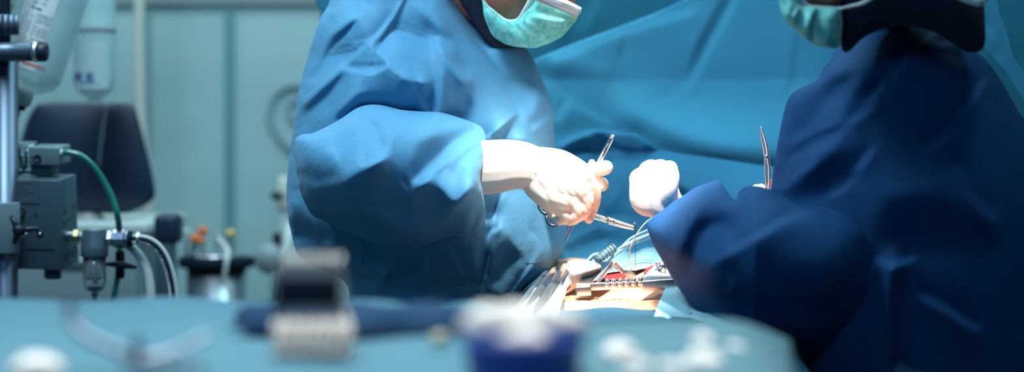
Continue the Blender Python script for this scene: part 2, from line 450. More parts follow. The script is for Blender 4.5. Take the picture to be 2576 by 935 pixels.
# ------------------------------------------------------------------ the room
def slab(name, c, d, m, kind='structure'):
    o = MB().box(c, d).build(name, m, smooth=False); tag(o, kind=kind); return o
slab('floor', (0, 2.2, -.05), (6.4, 7.4, .1), 'floor_vinyl')
slab('ceiling', (0, 2.2, 3.05), (6.4, 7.4, .1), 'ceiling_white')
slab('wall_back', (0, 5.25, 1.5), (6.4, .1, 3), 'wall_paint')
slab('wall_left', (-3.15, 2.2, 1.5), (.1, 6.0, 3), 'wall_paint')
slab('wall_right', (3.15, 2.2, 1.5), (.1, 6.0, 3), 'wall_paint')
YW = 5.2
for k, (px, w) in enumerate(((578, 22), (372, 10))):           # joints between the wall panels
    p = P(px, 350, YW-.004); o = MB().box((p.x, YW-.006, 1.5), (w/F*YW, .012, 2.98)).build('trim_%d' % (k+1), 'wall_seam', smooth=False); tag(o, kind='structure')
p = P(590, 5, YW-.01); o = MB().box((-1.4, YW-.012, p.z+.01), (1.75, .024, .035), bev=.003).build('trim_3', 'grey_plastic', smooth=False); tag(o, kind='structure')

# ------------------------------------------------------------------ surgeon on the left
S1 = None
def body_mesh(name, root_xy, label, group, head, neck, torso, arms, face_dir, skinmat='skin'):
    pass

s1loc = (-.14, 2.72, 0)
def human(loc, label, head_c, lean_pts, arm_l, arm_r, look, scrub='scrub'):
    """standing figure: head, neck, torso, arms and legs as one continuous skin surface"""
    o_ = empty('tmp', loc, None, None); ORG['tmp_root'] = Vector(loc)
    hx, hy, hz = head_c; d = Vector(look).normalized(); s = Vector((0, 0, 1)).cross(d).normalized(); u = d.cross(s)
    hp = lambda a, b, c: tuple(Vector(head_c)+d*a+s*b+u*c)
    ch = []
    ch.append([(*hp(-.02, 0, .03), .088), (*hp(.0, 0, .04), .086)])             # skull
    ch.append([(*hp(.03, 0, .0), .068), (*hp(.035, 0, -.05), .058), (*hp(.055, 0, -.085), .036)])  # face and jaw
    ch.append([(*hp(.01, .03, -.06), .036), (*hp(.06, .012, -.09), .026)]); ch.append([(*hp(.01, -.03, -.06), .036), (*hp(.06, -.012, -.09), .026)])
    ch.append([(*hp(.092, 0, .01), .011), (*hp(.112, 0, -.018), .0125), (*hp(.118, 0, -.03), .013)])   # nose
    ch.append([(*hp(.106, .012, -.033), .008)]); ch.append([(*hp(.106, -.012, -.033), .008)])
    ch.append([(*hp(.085, .03, .028), .012), (*hp(.096, 0, .03), .012), (*hp(.085, -.03, .028), .012)])  # brow
    ch.append([(*hp(.09, .02, -.06), .007), (*hp(.102, 0, -.058), .0085), (*hp(.09, -.02, -.06), .007)])  # lips
    ch.append([(*hp(.09, .018, -.069), .007), (*hp(.1, 0, -.069), .008), (*hp(.09, -.018, -.069), .007)])
    for t in (1, -1):
        ch.append([(*hp(-.01, .082*t, .02), .012), (*hp(-.018, .09*t, .012), .014), (*hp(-.012, .086*t, -.018), .01)])
        ch.append([(*hp(.072, .032*t, .008), .0125)])
    ch.append([(*hp(-.02, 0, -.06), .058)]+[tuple(q) for q in lean_pts])
    ch += arm_l+arm_r
    x, y, _ = loc
    for t in (1, -1):
        ch.append([(x, y+.09*t, .95, .105), (x+.01, y+.1*t, .52, .065), (x, y+.1*t, .40, .062), (x-.02, y+.1*t, .1, .042), (x-.01, y+.1*t, .05, .042)])
        ch.append([(x-.03, y+.1*t, .04, .038), (x+.08, y+.1*t, .036, .036), (x+.15, y+.1*t, .03, .028)])
    b = blob('person', ch, 'skin', o_, voxel=.006, smooth=4)
    b.parent = None; b.location = loc; bpy.data.objects.remove(o_); ORG[b.name] = Vector(loc)
    tag(b, label, 'person', None)
    tr = [[(x, y, 1.0, .125), (x, y, .92, .13)]]
    for t in (1, -1): tr.append([(x, y+.09*t, .93, .115), (x+.01, y+.1*t, .52, .080), (x, y+.1*t, .40, .076), (x-.02, y+.1*t, .12, .062)])
    blob('scrub_trousers', tr, 'scrub', b, voxel=.007, smooth=4)
    sh_ = []
    for t in (1, -1): sh_.append([(x-.03, y+.1*t, .045, .046), (x+.08, y+.1*t, .044, .044), (x+.155, y+.1*t, .036, .036)])
    for q in sh_: blob('clog', [q], 'white_plastic', b, voxel=.005, smooth=3)
    return b

h1 = P(1288, -103, 2.72)
S1 = human(s1loc, 'masked surgeon in a light blue gown bending over the wound with needle holder', (h1.x, h1.y, h1.z),
    [(*P(1200, 30, 2.80), .045), (*P(1100, 130, 2.83), .085), (-.14, 2.82, 1.30, .105), (-.15, 2.82, 1.1, .10), (-.14, 2.76, .95, .12)],
    [[C(1060, 80, 2.72, 60), C(960, 170, 2.69, 55), C(850, 330, 2.66, 42), C(840, 430, 2.60, 42), C(1000, 450, 2.55, 44), C(1200, 425, 2.51, 38), C(1300, 418, 2.50, 34)]],
    [[C(1150, 130, 2.90, 80), C(1180, 380, 2.93, 60), C(1300, 440, 2.86, 45), C(1400, 450, 2.66, 40)]], (.86, 0, -.5))

body_out = [(900, -150), (1040, -165), (1120, -110), (1150, -20), (1165, 20), (1185, 50), (1215, 88), (1240, 110), (1275, 106), (1303, 108), (1328, 128), (1352, 170),
    (1372, 218), (1387, 255), (1393, 290), (1394, 340), (1398, 390), (1406, 440), (1416, 500), (1422, 545), (1424, 590), (1416, 630), (1400, 663), (1372, 702), (1340, 738),
    (1310, 758), (1270, 790), (1180, 860), (1140, 1000), (1130, 1500), (1040, 1580), (920, 1500), (890, 1000), (880, 760), (868, 712), (838, 692), (785, 668), (752, 644), (739, 612), (731, 580), (724, 540), (720, 492),
    (723, 440), (730, 380), (738, 320), (746, 260), (757, 205), (772, 150), (790, 90), (806, 45), (826, 12), (850, -60)]
R = 1
Z1, Z2, Z3, Z4, Z5, Z6 = ((a, b, 3.1175) for a, b in ((700, 0), (1000, 0), (700, 250), (1000, 250), (700, 480), (1050, 480)))
def pl(z, soft, *pts): return (z, 'p', pts, soft)
def st(z, w, v, *pts): return (z, 's', pts, 4, w, v)
body_s = [
 pl(Z1, 10, (330,130,-.3),(400,60,-.6),(415,90,-.5),(370,200,-.5),(330,350,-.4),(250,500,-.2),(200,650,0),(150,640,-.2),(250,330,-.6)),
 pl(Z1, 5, (415,60,.6),(470,-40,.7),(640,-40,.5),(700,60,.4),(640,150,.6),(560,170,.5),(430,270,.6),(400,260,.4),(415,150,.3)),
 pl(Z1, 5, (640,150,-.5),(600,150,-.8),(430,270,-.6),(370,350,-.7),(330,480,-.6),(230,640,-.4),(330,560,-.5),(430,400,-.5),(560,240,-.6)),
 st(Z1, 14, .6, (640,160),(560,250),(430,390),(330,560),(230,650)),
 pl(Z1, 8, (700,60,.3),(850,20,.1),(960,20,.2),(900,150,.1),(760,280,.0),(700,320,-.1),(600,330,-.2),(480,370,0),(560,260,.1),(640,160,.3)),
 pl(Z1, 6, (400,440,.2),(640,400,.2),(540,510,.4),(440,600,.5),(250,680,.6),(180,790,.8),(240,640,.4),(300,560,.2)),
 st(Z1, 14, -.4, (440,385),(560,350),(700,335)), st(Z1, 10, .6, (700,318),(580,340)), st(Z1, 7, -1, (400,428),(520,405),(640,382)),
 st(Z1, 26, .7, (960,20),(840,200),(740,310),(600,430),(440,570),(200,790)),
 pl(Z1, 5, (540,540,-.6),(480,580,-.6),(300,740,-.6),(170,850,-.5),(160,930,-.6),(230,880,-.6),(400,720,-.6),(500,600,-.7)),
 pl(Z1, 6, (560,560,.3),(690,570,.2),(640,690,.2),(540,800,.3),(430,930,.3),(250,930,.1),(400,740,.2)),
 pl(Z1, 6, (700,580,-.1),(840,530,-.2),(940,620,-.3),(1050,720,-.3),(1080,850,-.6),(1040,900,-1),(900,900,-1),(780,900,-1),(640,900,-1),(500,920,-1),(440,925,-.8),(560,800,-.6),(650,710,-.3)),
 pl(Z1, 8, (640,730,-.7),(800,740,-.8),(960,740,-.5),(1060,800,-.8),(1050,900,-1),(780,900,-1),(600,900,-1),(500,900,-.9)),
 st(Z1, 24, .9, (540,545),(640,560),(740,565),(840,520)), st(Z1, 9, -.7, (580,495),(720,500),(840,490)),
 pl(Z2, 9, (0,40,.1),(100,-60,.3),(360,-60,.3),(430,50,.4),(620,330,.45),(850,660,.5),(1050,900,.5),(1010,1000,.4),(700,1000,.2),(535,900,.2),(540,670,.2),(420,470,.2),(310,310,.2),(0,220,.1)),
 pl(Z1, 4, (880,230,.8),(1000,240,.8),(1200,310,.9),(1247,400,.8),(1247,600,.6),(1200,660,.6),(1080,640,.7),(980,600,.7),(860,510,.5),(770,400,.8),(800,330,.8)),
 pl(Z2, 4, (-40,240,.8),(290,320,.9),(350,560,.5),(350,880,.5),(270,880,.3),(260,700,.5),(170,650,.6),(-40,570,.6)),
 pl(Z1, 24, (900,450,.2),(1000,430,.2),(1060,520,.2),(960,540,.2)),
 st(Z1, 12, -.4, (850,520),(960,620),(1080,700)), st(Z2, 8, -.6, (0,225),(150,265),(290,325)), st(Z2, 8, .8, (0,205),(150,250),(290,305)),
 pl(Z2, 5, (0,600,-.1),(130,660,-.5),(180,650,-.8),(270,680,-.9),(250,850,-.9),(190,880,-.8),(0,850,-.8)),
 pl(Z2, 5, (130,700,.4),(170,660,.4),(200,780,.4),(260,870,.3),(180,860,.2)),
 pl(Z2, 3, (270,640,.5),(350,540,.4),(355,890,.5),(280,880,.4),(255,790,.6)),
 pl(Z2, 6, (310,340,-.4),(370,430,-.6),(480,590,-.8),(540,670,-.9),(535,880,-.9),(520,935,-.8),(420,930,-1),(350,930,-1),(358,560,-1),(330,430,-.9)),
 pl(Z2, 5, (230,250,.2),(310,310,.6),(420,470,.7),(560,540,.9),(580,600,.9),(555,680,.9),(470,560,.6),(360,410,.6)),
 pl(Z2, 8, (170,60,-.3),(260,160,-.5),(430,290,-.6),(400,315,-.6),(250,250,-.3),(180,150,-.2)),
 st(Z2, 16, .8, (260,0),(420,280),(580,560),(760,780),(870,900)),
 st(Z2, 14, .8, (430,50),(620,330),(850,660),(1050,900)),
 pl(Z2, 6, (360,-60,-.5),(470,-60,-.5),(620,180,-.7),(760,360,-.9),(850,340,-.9),(950,340,-.7),(1000,420,-.2),(980,560,-.1),(1040,650,.1),(900,640,-.2),(860,660,-.3),(720,460,-.5),(620,320,-.5),(440,50,-.5)),
 pl(Z2, 8, (870,640,.3),(1000,640,.3),(1150,700,.5),(1100,800,.7),(1070,910,1),(1000,860,.9),(930,760,.8)),
 st(Z1, 12, -.9, (1000,-10),(900,180),(800,330)), st(Z1, 9, -.8, (760,400),(730,520)), st(Z1, 9, -.8, (680,590),(650,690)),
 pl(Z4, 3, (930,110,-.7),(800,220,-.7),(720,300,-1),(830,310,-1),(900,200,-.7)), st(Z4, 12, 1, (700,300),(800,210),(930,105)),
 pl(Z4, 5, (940,120,.5),(1010,310,.9),(860,310,.6)),
 pl(Z4, 4, (1050,180,1),(1130,160,1),(1220,90,.9),(1225,120,.5),(1130,190,.6),(1050,260,1)),
 # lower front
 pl(Z6, 6, (-300,430,-.5),(0,430,-.6),(200,370,-.6),(400,350,-.7),(500,30,-.6),(620,20,-.6),(620,150,-.5),(570,300,-.6),(560,500,-.7),(520,700,-.9),(470,720,-.9),(370,740,-.5),(150,790,-.4),(-300,780,-.4)),
 pl(Z6, 7, (530,720,.4),(640,620,.5),(700,340,.5),(640,200,.5),(700,-20,.6),(850,-20,.4),(1000,100,.3),(1160,250,.5),(1160,300,.7),(1150,450,.6),(1060,640,.5),(900,800,.6),(750,870,.6),(640,850,.5)),
 pl(Z6, 3, (500,30,-1),(622,5,-1),(604,150,-1),(500,160,-.8)), pl(Z6, 5, (510,170,.1),(600,160,.2),(630,260,.1),(590,310,-.1),(560,250,-.1),(470,280,.1)),
 pl(Z6, 6, (700,340,-.2),(740,420,0),(830,540,.2),(760,500,.1),(640,560,-.4),(620,620,-.5),(530,700,-.6),(640,450,-.5)),
 st(Z6, 22, .9, (690,0),(620,150),(635,280),(570,340),(565,500),(530,690)),
 pl(Z6, 8, (830,640,.0),(930,600,.1),(880,760,0),(800,780,.1)), st(Z6, 30, .8, (700,860),(900,560),(940,420),(900,330)),
 st(Z6, 14, -1, (480,370),(470,700)), st(Z6, 10, .1, (400,400),(430,560)), st(Z6, 8, .3, (225,390),(300,520),(370,700)), st(Z6, 7, -1, (95,410),(85,560)),
 st(Z6, 10, .1, (10,440),(10,600)), st(Z6, 10, 0, (50,430),(40,600),(80,700)), st(Z6, 9, .1, (120,400),(110,560),(130,700)),
 pl(Z6, 7, (370,740,.1),(560,790,.3),(700,860,.5),(500,840,-.2),(200,810,-.6)),
 pl(Z5, 7, (70,100,-.1),(110,90,-.5),(160,110,-.6),(200,200,-.5),(320,350,-.4),(340,400,-.5),(200,330,-.6),(120,370,-.8),(90,250,-.7)),
 pl(Z5, 6, (120,375,.4),(200,345,.3),(350,420,.2),(450,480,.1),(420,560,.1),(160,480,.3)),
 pl(Z5, 5, (350,400,-.8),(460,480,-.7),(600,540,-.7),(760,680,-.9),(760,730,-.7),(600,690,-.5),(480,580,-.6)), pl(Z5, 4, (350,395,.6),(400,395,.6),(440,460,.3),(360,420,.4)),
 pl(Z5, 5, (480,470,.3),(640,480,.3),(640,600,.1),(560,550,.1)), st(Z5, 12, -.7, (670,490),(660,580)), st(Z5, 10, .3, (690,500),(700,600)),
 pl(Z5, 4, (750,490,.4),(950,490,.2),(900,600,.1),(820,690,.3),(760,560,.3)), pl(Z5, 6, (950,520,-.6),(1000,500,-.7),(940,720,-.4),(830,760,-.8),(820,690,-.9)),
 pl(Z5, 6, (520,720,.3),(740,700,.2),(760,750,.5),(600,760,.5)), pl(Z5, 8, (940,700,.0),(1000,620,-.1),(1080,540,-.1),(1130,600,-.2),(1200,800,-.3),(960,760,-.2)),
 st(Z3, 14, .2, (110,480),(180,700),(240,820)), st(Z3, 9, -.6, (80,690),(170,690)), st(Z3, 9, .5, (170,700),(110,800)),
]
gown1 = relief('gown', body_out, 2.74, .17, 'gown_blue', S1, slopes=(body_s, .05), step=4, soft=.6, back=.15)

sl_out = [(741, 352), (760, 338), (790, 333), (850, 303), (902, 270), (950, 263), (1010, 276), (1060, 280), (1110, 283), (1162, 298), (1204, 314), (1219, 332), (1222, 352), (1217, 400), (1208, 448), (1214, 482),
    (1221, 530), (1214, 568), (1196, 592), (1172, 597), (1140, 592), (1100, 604), (1050, 619), (1000, 622), (950, 614), (900, 594), (850, 572), (815, 556), (785, 540), (768, 512), (752, 470), (744, 420), (738, 384)]
sleeve_s = [
 pl(Z3, 8, (105,310,.8),(150,240,.7),(230,200,.6),(270,250,.5),(200,300,.3)),
 pl(Z3, 9, (100,320,-.1),(230,300,-.2),(180,540,-.2),(110,440,-.1)),
 pl(Z3, 8, (240,290,-.6),(420,250,-.5),(560,170,-.5),(600,160,-.4),(540,260,-.3),(420,360,-.4),(500,600,-.6),(420,620,-.8),(300,650,-.9),(200,560,-.8)),
 pl(Z3, 8, (560,110,.1),(680,80,.2),(700,170,.0),(760,220,.2),(700,330,.2),(640,530,.3),(530,640,.1),(430,380,0),(540,260,-.1)),
 pl(Z3, 8, (530,640,-.8),(680,545,-.9),(860,460,-.8),(1000,640,-.7),(1030,790,-1),(1000,860,-.9),(700,860,-.9),(300,820,-.8),(240,700,-.6),(420,640,-.7)),
 pl(Z3, 4, (720,230,.5),(760,210,.5),(850,455,1),(680,540,1),(640,520,.7),(700,350,.7)),
 st(Z3, 11, .3, (430,370),(480,500),(530,640)), st(Z3, 12, -.8, (690,80),(710,150),(770,190)), st(Z3, 10, -.6, (780,180),(790,80)),
 pl(Z3, 6, (800,60,.5),(920,80,.3),(900,300,.2),(870,450,0),(800,250,.4)),
 pl(Z3, 8, (920,100,.2),(1247,120,.3),(1247,260,-.2),(1150,380,-.5),(900,420,-.2)),
 st(Z3, 20, .8, (110,310),(250,260),(400,190),(560,95),(680,55)), st(Z3, 22, .9, (790,50),(900,65),(1040,90),(1247,105)),
 pl(Z4, 8, (150,330,-.7),(280,270,-.8),(520,200,-.8),(600,210,-.7),(500,260,-.8),(330,400,-.8),(150,600,-.8),(100,560,-.5)),
 st(Z4, 14, .7, (0,85),(200,100),(400,130),(640,190)), st(Z4, 7, -.7, (280,130),(450,160),(600,205)),
 pl(Z4, 5, (620,210,.8),(690,280,.8),(640,340,.7),(560,380,.6),(400,500,.5),(300,570,.5),(240,630,.4),(180,680,.4),(110,660,.4),(300,460,.5),(480,320,.6)),
 pl(Z4, 6, (110,780,-.9),(160,700,-1),(240,650,-.9),(300,680,-.8),(350,780,-.6),(300,900,-.5),(150,850,-.9),(20,850,-1)),
 st(Z4, 18, .4, (50,660),(90,720),(110,780)),
 pl(Z4, 5, (290,600,.4),(520,430,.5),(640,350,.8),(700,300,.9),(680,480,.9),(650,620,.8),(560,720,.9),(490,810,1),(430,820,.8),(350,700,.6)),
 pl(Z4, 6, (430,450,-.0),(520,430,.1),(450,580,0),(390,560,.1)), st(Z4, 9, -.3, (540,560),(600,650)),
 pl(Z4, 8, (430,830,-.4),(500,820,-.6),(640,630,-.5),(690,700,-.2),(670,850,-.5),(540,870,-.5),(420,900,-.5),(350,800,-.5)),
 pl(Z6, 4, (520,60,.3),(535,150,.6),(480,290,.8),(410,350,1),(430,260,.6),(500,130,.8)),
 pl(Z6, 7, (380,140,.3),(440,120,.4),(400,260,.4),(370,350,.8),(300,325,.6),(240,290,.3)),
 pl(Z5, 9, (850,270,0),(960,220,.1),(1100,200,-.1),(1200,300,0),(1060,360,.1),(920,330,.1)),
 pl(Z5, 9, (340,200,-.7),(600,160,-.8),(800,160,-.8),(860,300,-.8),(900,370,-.9),(700,340,-.8)),
 st(Z5, 18, .7, (340,240),(500,300),(640,350),(740,400),(880,425),(1060,425),(1160,400),(1247,372)), st(Z6, 16, .6, (0,420),(130,385),(230,350),(330,340)),
]
sleeve1 = relief('sleeve', sl_out, 2.575, .155, 'gown_blue', gown1, slopes=(sleeve_s, -.3), step=4, soft=.6, back=.06, lifts=[(1216, 420, 110, .045), (1216, 500, 90, .04)])

def surf(o, px, py, off=.0008):
    """point on an object's surface seen at a pixel"""
    d = P(px, py, 1.0)-Vector((0, 0, CZ)); d.normalize(); og = ORG[o.name]
    ok, loc, n, i = o.ray_cast(Vector((0, 0, CZ))-og, d)
    return (loc+og-d*off) if ok else P(px, py, 2.6)
mb = MB(); mb.tube([surf(gown1, a, c, 0) for a, c in ((1325, 660.5), (1330, 661), (1336, 661.5), (1342, 661.5), (1349, 661), (1356, 660), (1362, 659.5), (1368, 659))], [.0012, .0005, .0004, .0006, .0004, .0006, .0008, .0003], 6)
o = mb.build('ink_mark', 'ink', gown1); o['label'] = 'short thin dark smudge on the lower front'
for a, c, r in ((1334, 684, .0006), (1250, 660, .0005), (1316, 555, .0006), (1341, 553, .0006), (1304, 566, .0005), (1365, 650, .0006)):
    MB().ball(surf(gown1, a, c, 0), r, n=5).build('ink_mark', 'ink', gown1)

# ---- the left surgeon's hood, mask and gloves
hood1 = relief('hood', [(1135, -60), (1155, 0), (1180, 42), (1212, 88), (1240, 116), (1275, 116), (1300, 120), (1262, 96), (1240, 70), (1229, 30), (1216, 0), (1205, -50), (1180, -90)], 2.68, .02, 'hood', S1, step=5, back=.10, rn=4)
m1s = [pl((1100, 0, 3.74), 4, (460, 60, -.1), (620, 200, .1), (690, 425, -.2), (600, 390, -.3), (480, 230, -.4)),
       pl((1100, 0, 3.74), 3, (640, 210, .3), (730, 430, .4), (890, 445, .5), (840, 350, .4), (720, 215, .4)),
       st((1100, 0, 3.74), 16, -1, (640, 230), (690, 330), (735, 430)), st((1100, 0, 3.74), 12, -.9, (850, 350), (930, 440)), st((1100, 0, 3.74), 8, -.8, (730, 220), (850, 350)),
       st((1100, 0, 3.74), 9, -.7, (800, 190), (900, 300)), st((1100, 0, 3.74), 30, -.4, (900, 250), (1050, 350)), st((1100, 0, 3.74), 26, .7, (960, 300), (1080, 360)),
       st((1100, 0, 3.74), 36, .5, (900, 130), (1180, 190)), st((1100, 0, 3.74), 18, -.5, (900, 190), (1150, 250))]
mask1 = relief('face_mask', [(1340, -40), (1332, 4), (1318, 27), (1305, 46), (1290, 53), (1272, 51), (1256, 40), (1240, 26), (1224, 14), (1214, -8), (1215, 20), (1219, 45), (1228, 68), (1240, 90), (1262, 106), (1288, 116), (1314, 119), (1340, 121), (1366, 115), (1394, 103),
    (1416, 90), (1442, 61), (1453, 46), (1463, 27), (1446, 15), (1420, 4), (1400, -20)], 2.655, .03, 'mask_green', S1, slopes=(m1s, .1, dict(smax=2.4)), step=3, soft=.5, back=.06, rn=3)
def ribbon(name, pts, Y, w, m, parent, th=.0012, n=6):
    """flat strip of cloth following pixel points at depth Y (w in px, may vary)"""
    c = cat([(a, b) for a, b, *_ in pts], n) if len(pts) > 2 else [p[:2] for p in pts]
    ws = np.interp(np.linspace(0, 1, len(c)), np.linspace(0, 1, len(pts)), [p[2] if len(p) > 2 else w for p in pts])
    ys = np.interp(np.linspace(0, 1, len(c)), np.linspace(0, 1, len(pts)), [p[3] if len(p) > 3 else Y for p in pts])
    V = []; Fc = []
    for i, (a, b) in enumerate(c):
        p, q = c[max(i-1, 0)], c[min(i+1, len(c)-1)]; t = np.array([q[0]-p[0], q[1]-p[1]]); t = t/max(np.hypot(*t), 1e-6); nx, ny = -t[1]*ws[i]/2, t[0]*ws[i]/2
        for dy in (0, th): V += [P(a+nx, b+ny, ys[i]+dy), P(a-nx, b-ny, ys[i]+dy)]
    for i in range(len(c)-1):
        k = i*4; Fc += [(k, k+1, k+5, k+4), (k+2, k+6, k+7, k+3), (k, k+4, k+6, k+2), (k+1, k+3, k+7, k+5)]
    Fc += [(0, 2, 3, 1), (len(c)*4-4, len(c)*4-3, len(c)*4-1, len(c)*4-2)]
    return link(name, V, Fc, m, parent)
tr = ribbon('mask_trim', [(1345, -45, 14, 2.63), (1334, -2, 12, 2.635), (1319, 27, 11, 2.64), (1305, 47, 9, 2.645), (1290, 53, 8, 2.65), (1272, 51, 8, 2.652), (1256, 40, 7, 2.655), (1240, 26, 5, 2.655), (1224, 12, 5, 2.655), (1210, -12, 4, 2.655)], 2.64, 8, 'mask_white', mask1)
tr['label'] = 'white fabric edging'
band = ribbon('mask_band', [(1338, -22, 40, 2.624), (1372, -6, 34, 2.618), (1412, 10, 30, 2.62), (1457, 33, 30, 2.638)], 2.61, 30, 'mask_white', mask1); band['label'] = 'white pleated band over the nose'
mbs = MB()
for off, du in ((-10, 0), (9, 0), (13, 4)):
    for t in np.linspace(.12, .98, 34):
        a = 1338+119*t; b = -22+55*t+off+4*math.sin(t*PI); Y_ = 2.613+.012*abs(t-.4)
        mbs.box(P(a+du, b, Y_-.002), (.0012, .0008, .0011))
mbs.build('stitching', 'stitch', mask1, smooth=False)['label'] = 'dark dotted stitching'
glassarm = None

def glove(name, chains, parent, extra=None, voxel=.0013, smooth=5):
    return blob(name, chains, 'glove', parent, voxel, smooth, extra)
def wrinkle(co):
    n = co.copy(); px = W/2+co[:, 0]/co[:, 1]*F; py = HZ+(CZ-co[:, 2])/co[:, 1]*F
    # rolled wrist cuff and the creases at the heel of the hand
    u = (px-1335)*.80+(py-425)*-.45; v = (py-425)*.80+(px-1335)*.45
    a = np.exp(-((u-0)/6)**2)*.0011*np.clip((v+30)/60, 0, 1)
    b = sum(np.exp(-((u-22-14*k-.12*v)/4.5)**2)*.0006 for k in range(5))*np.clip((v-15)/45, 0, 1)
    c = np.where(px < 1338-(py-425)*.3, .0008, 0)
    n[:, 1] += (a+b)-c
    return n
gR = glove('glove', [
    [C(1150, 425, 2.515, 66, .8), C(1225, 421, 2.505, 69, .75), C(1295, 414, 2.50, 62, .72), C(1345, 424, 2.50, 55, .7), C(1392, 442, 2.50, 56, .6)],
    [C(1345, 416, 2.50, 48, .7), C(1400, 420, 2.495, 46, .6), C(1445, 432, 2.495, 36, .7), C(1472, 444, 2.50, 26)],
    [C(1350, 430, 2.50, 50, .7), C(1405, 455, 2.49, 48, .55), C(1462, 480, 2.495, 28)],
    [C(1380, 440, 2.496, 58, .5), C(1420, 465, 2.494, 54, .5), C(1440, 480, 2.496, 40, .5)],
    [C(1345, 440, 2.50, 46, .7), C(1395, 478, 2.492, 44, .55), C(1440, 505, 2.495, 27)],
    [C(1340, 450, 2.50, 36, .7), C(1380, 492, 2.50, 36, .6), C(1412, 522, 2.50, 24)],
    [C(1470, 446, 2.50, 25), C(1490, 474, 2.505, 19.5), C(1496, 500, 2.51, 16.5), C(1489, 526, 2.517, 15.5), C(1481, 550, 2.515, 13)],
    [C(1462, 480, 2.495, 26), C(1477, 508, 2.495, 18.5), C(1467, 535, 2.50, 16), C(1448, 546, 2.518, 14), C(1440, 530, 2.535, 13)],
    [C(1440, 505, 2.495, 25), C(1453, 530, 2.493, 18), C(1438, 551, 2.50, 15.5), C(1420, 549, 2.522, 13.5), C(1415, 532, 2.535, 12)],
    [C(1412, 522, 2.50, 22), C(1424, 542, 2.498, 16.5), C(1409, 553, 2.508, 13.5), C(1397, 545, 2.524, 12)],
    [C(1352, 470, 2.515, 34, .8), C(1382, 510, 2.535, 22), C(1396, 536, 2.545, 18), C(1424, 552, 2.55, 15), C(1446, 553, 2.545, 13)],
], S1, wrinkle)
def stretch(o, fn):
    me = o.data; n = len(me.vertices); co = np.empty(n*3); me.vertices.foreach_get('co', co); w = co.reshape(-1, 3)+np.array(ORG[o.name])
    px = W/2+w[:, 0]/w[:, 1]*F; py = HZ+(CZ-w[:, 2])/w[:, 1]*F; at = me.attributes.new('stretch', 'FLOAT', 'POINT'); at.data.foreach_set('value', np.clip(fn(px, py, w[:, 1]), 0, 1).astype(float))
stretch(gR, lambda px, py, Y: np.clip(((px-1335)*.75+(py-425)*.62-118)/55, 0, .8)+np.clip((Y-2.53)/.02, 0, .5))
gR['label'] = 'right glove of cream latex closed round the needle holder'
gL = glove('glove', [
    [C(1250, 440, 2.82, 46), C(1330, 445, 2.72, 44), C(1400, 452, 2.64, 42), C(1440, 462, 2.60, 36)],
    [C(1430, 450, 2.60, 30), C(1470, 440, 2.575, 22), C(1496, 428, 2.555, 17), C(1512, 424, 2.545, 19.5), C(1524, 421, 2.54, 18.5)],
    [C(1440, 445, 2.61, 26), C(1472, 432, 2.60, 18), C(1488, 420, 2.59, 13), C(1489, 409, 2.585, 9)],
    [C(1445, 462, 2.60, 26), C(1478, 454, 2.58, 19), C(1500, 456, 2.56, 17), C(1513, 464, 2.555, 18.5)],
    [C(1448, 475, 2.60, 24), C(1478, 476, 2.575, 17), C(1496, 478, 2.55, 13.5), C(1500, 488, 2.552, 12.5), C(1494, 506, 2.56, 11)],
    [C(1440, 480, 2.61, 22), C(1470, 492, 2.59, 15), C(1488, 504, 2.575, 12), C(1488, 520, 2.575, 10)],
], S1, voxel=.0012, smooth=4)
stretch(gL, lambda px, py, Y: .55+0*px)
gL['label'] = 'left glove pinching the forceps'

# ------------------------------------------------------------------ surgeon on the right
s2loc = (.52, 2.28, 0)
h2 = P(2085, -250, 2.2)
S2 = human(s2loc, 'masked surgeon in a dark navy gown, gloved fist raised under the lamp', tuple(h2),
    [(*P(2200, -60, 2.31), .045), (*P(2260, 170, 2.39), .05), (.5, 2.38, 1.28, .09), (.53, 2.36, 1.1, .10), (.53, 2.32, .95, .11)],
    [[C(2280, 190, 2.36, 60), C(2250, 400, 2.30, 55), C(2150, 640, 2.26, 50), C(1950, 640, 2.35, 38), C(1780, 590, 2.44, 30), C(1700, 545, 2.44, 30)]],
    [[C(2250, 180, 2.46, 60), C(2060, 400, 2.52, 50), C(1960, 500, 2.56, 50), C(1940, 520, 2.56, 42)]], (-.85, -.1, -.5))
ZA, ZB, ZC, ZD, ZE, ZF = (1900, 0, 2.9225), (2200, 0, 2.923), (1900, 300, 2.9225), (2176, 300, 2.9225), (1900, 600, 2.791), (1600, 400, 2.338)
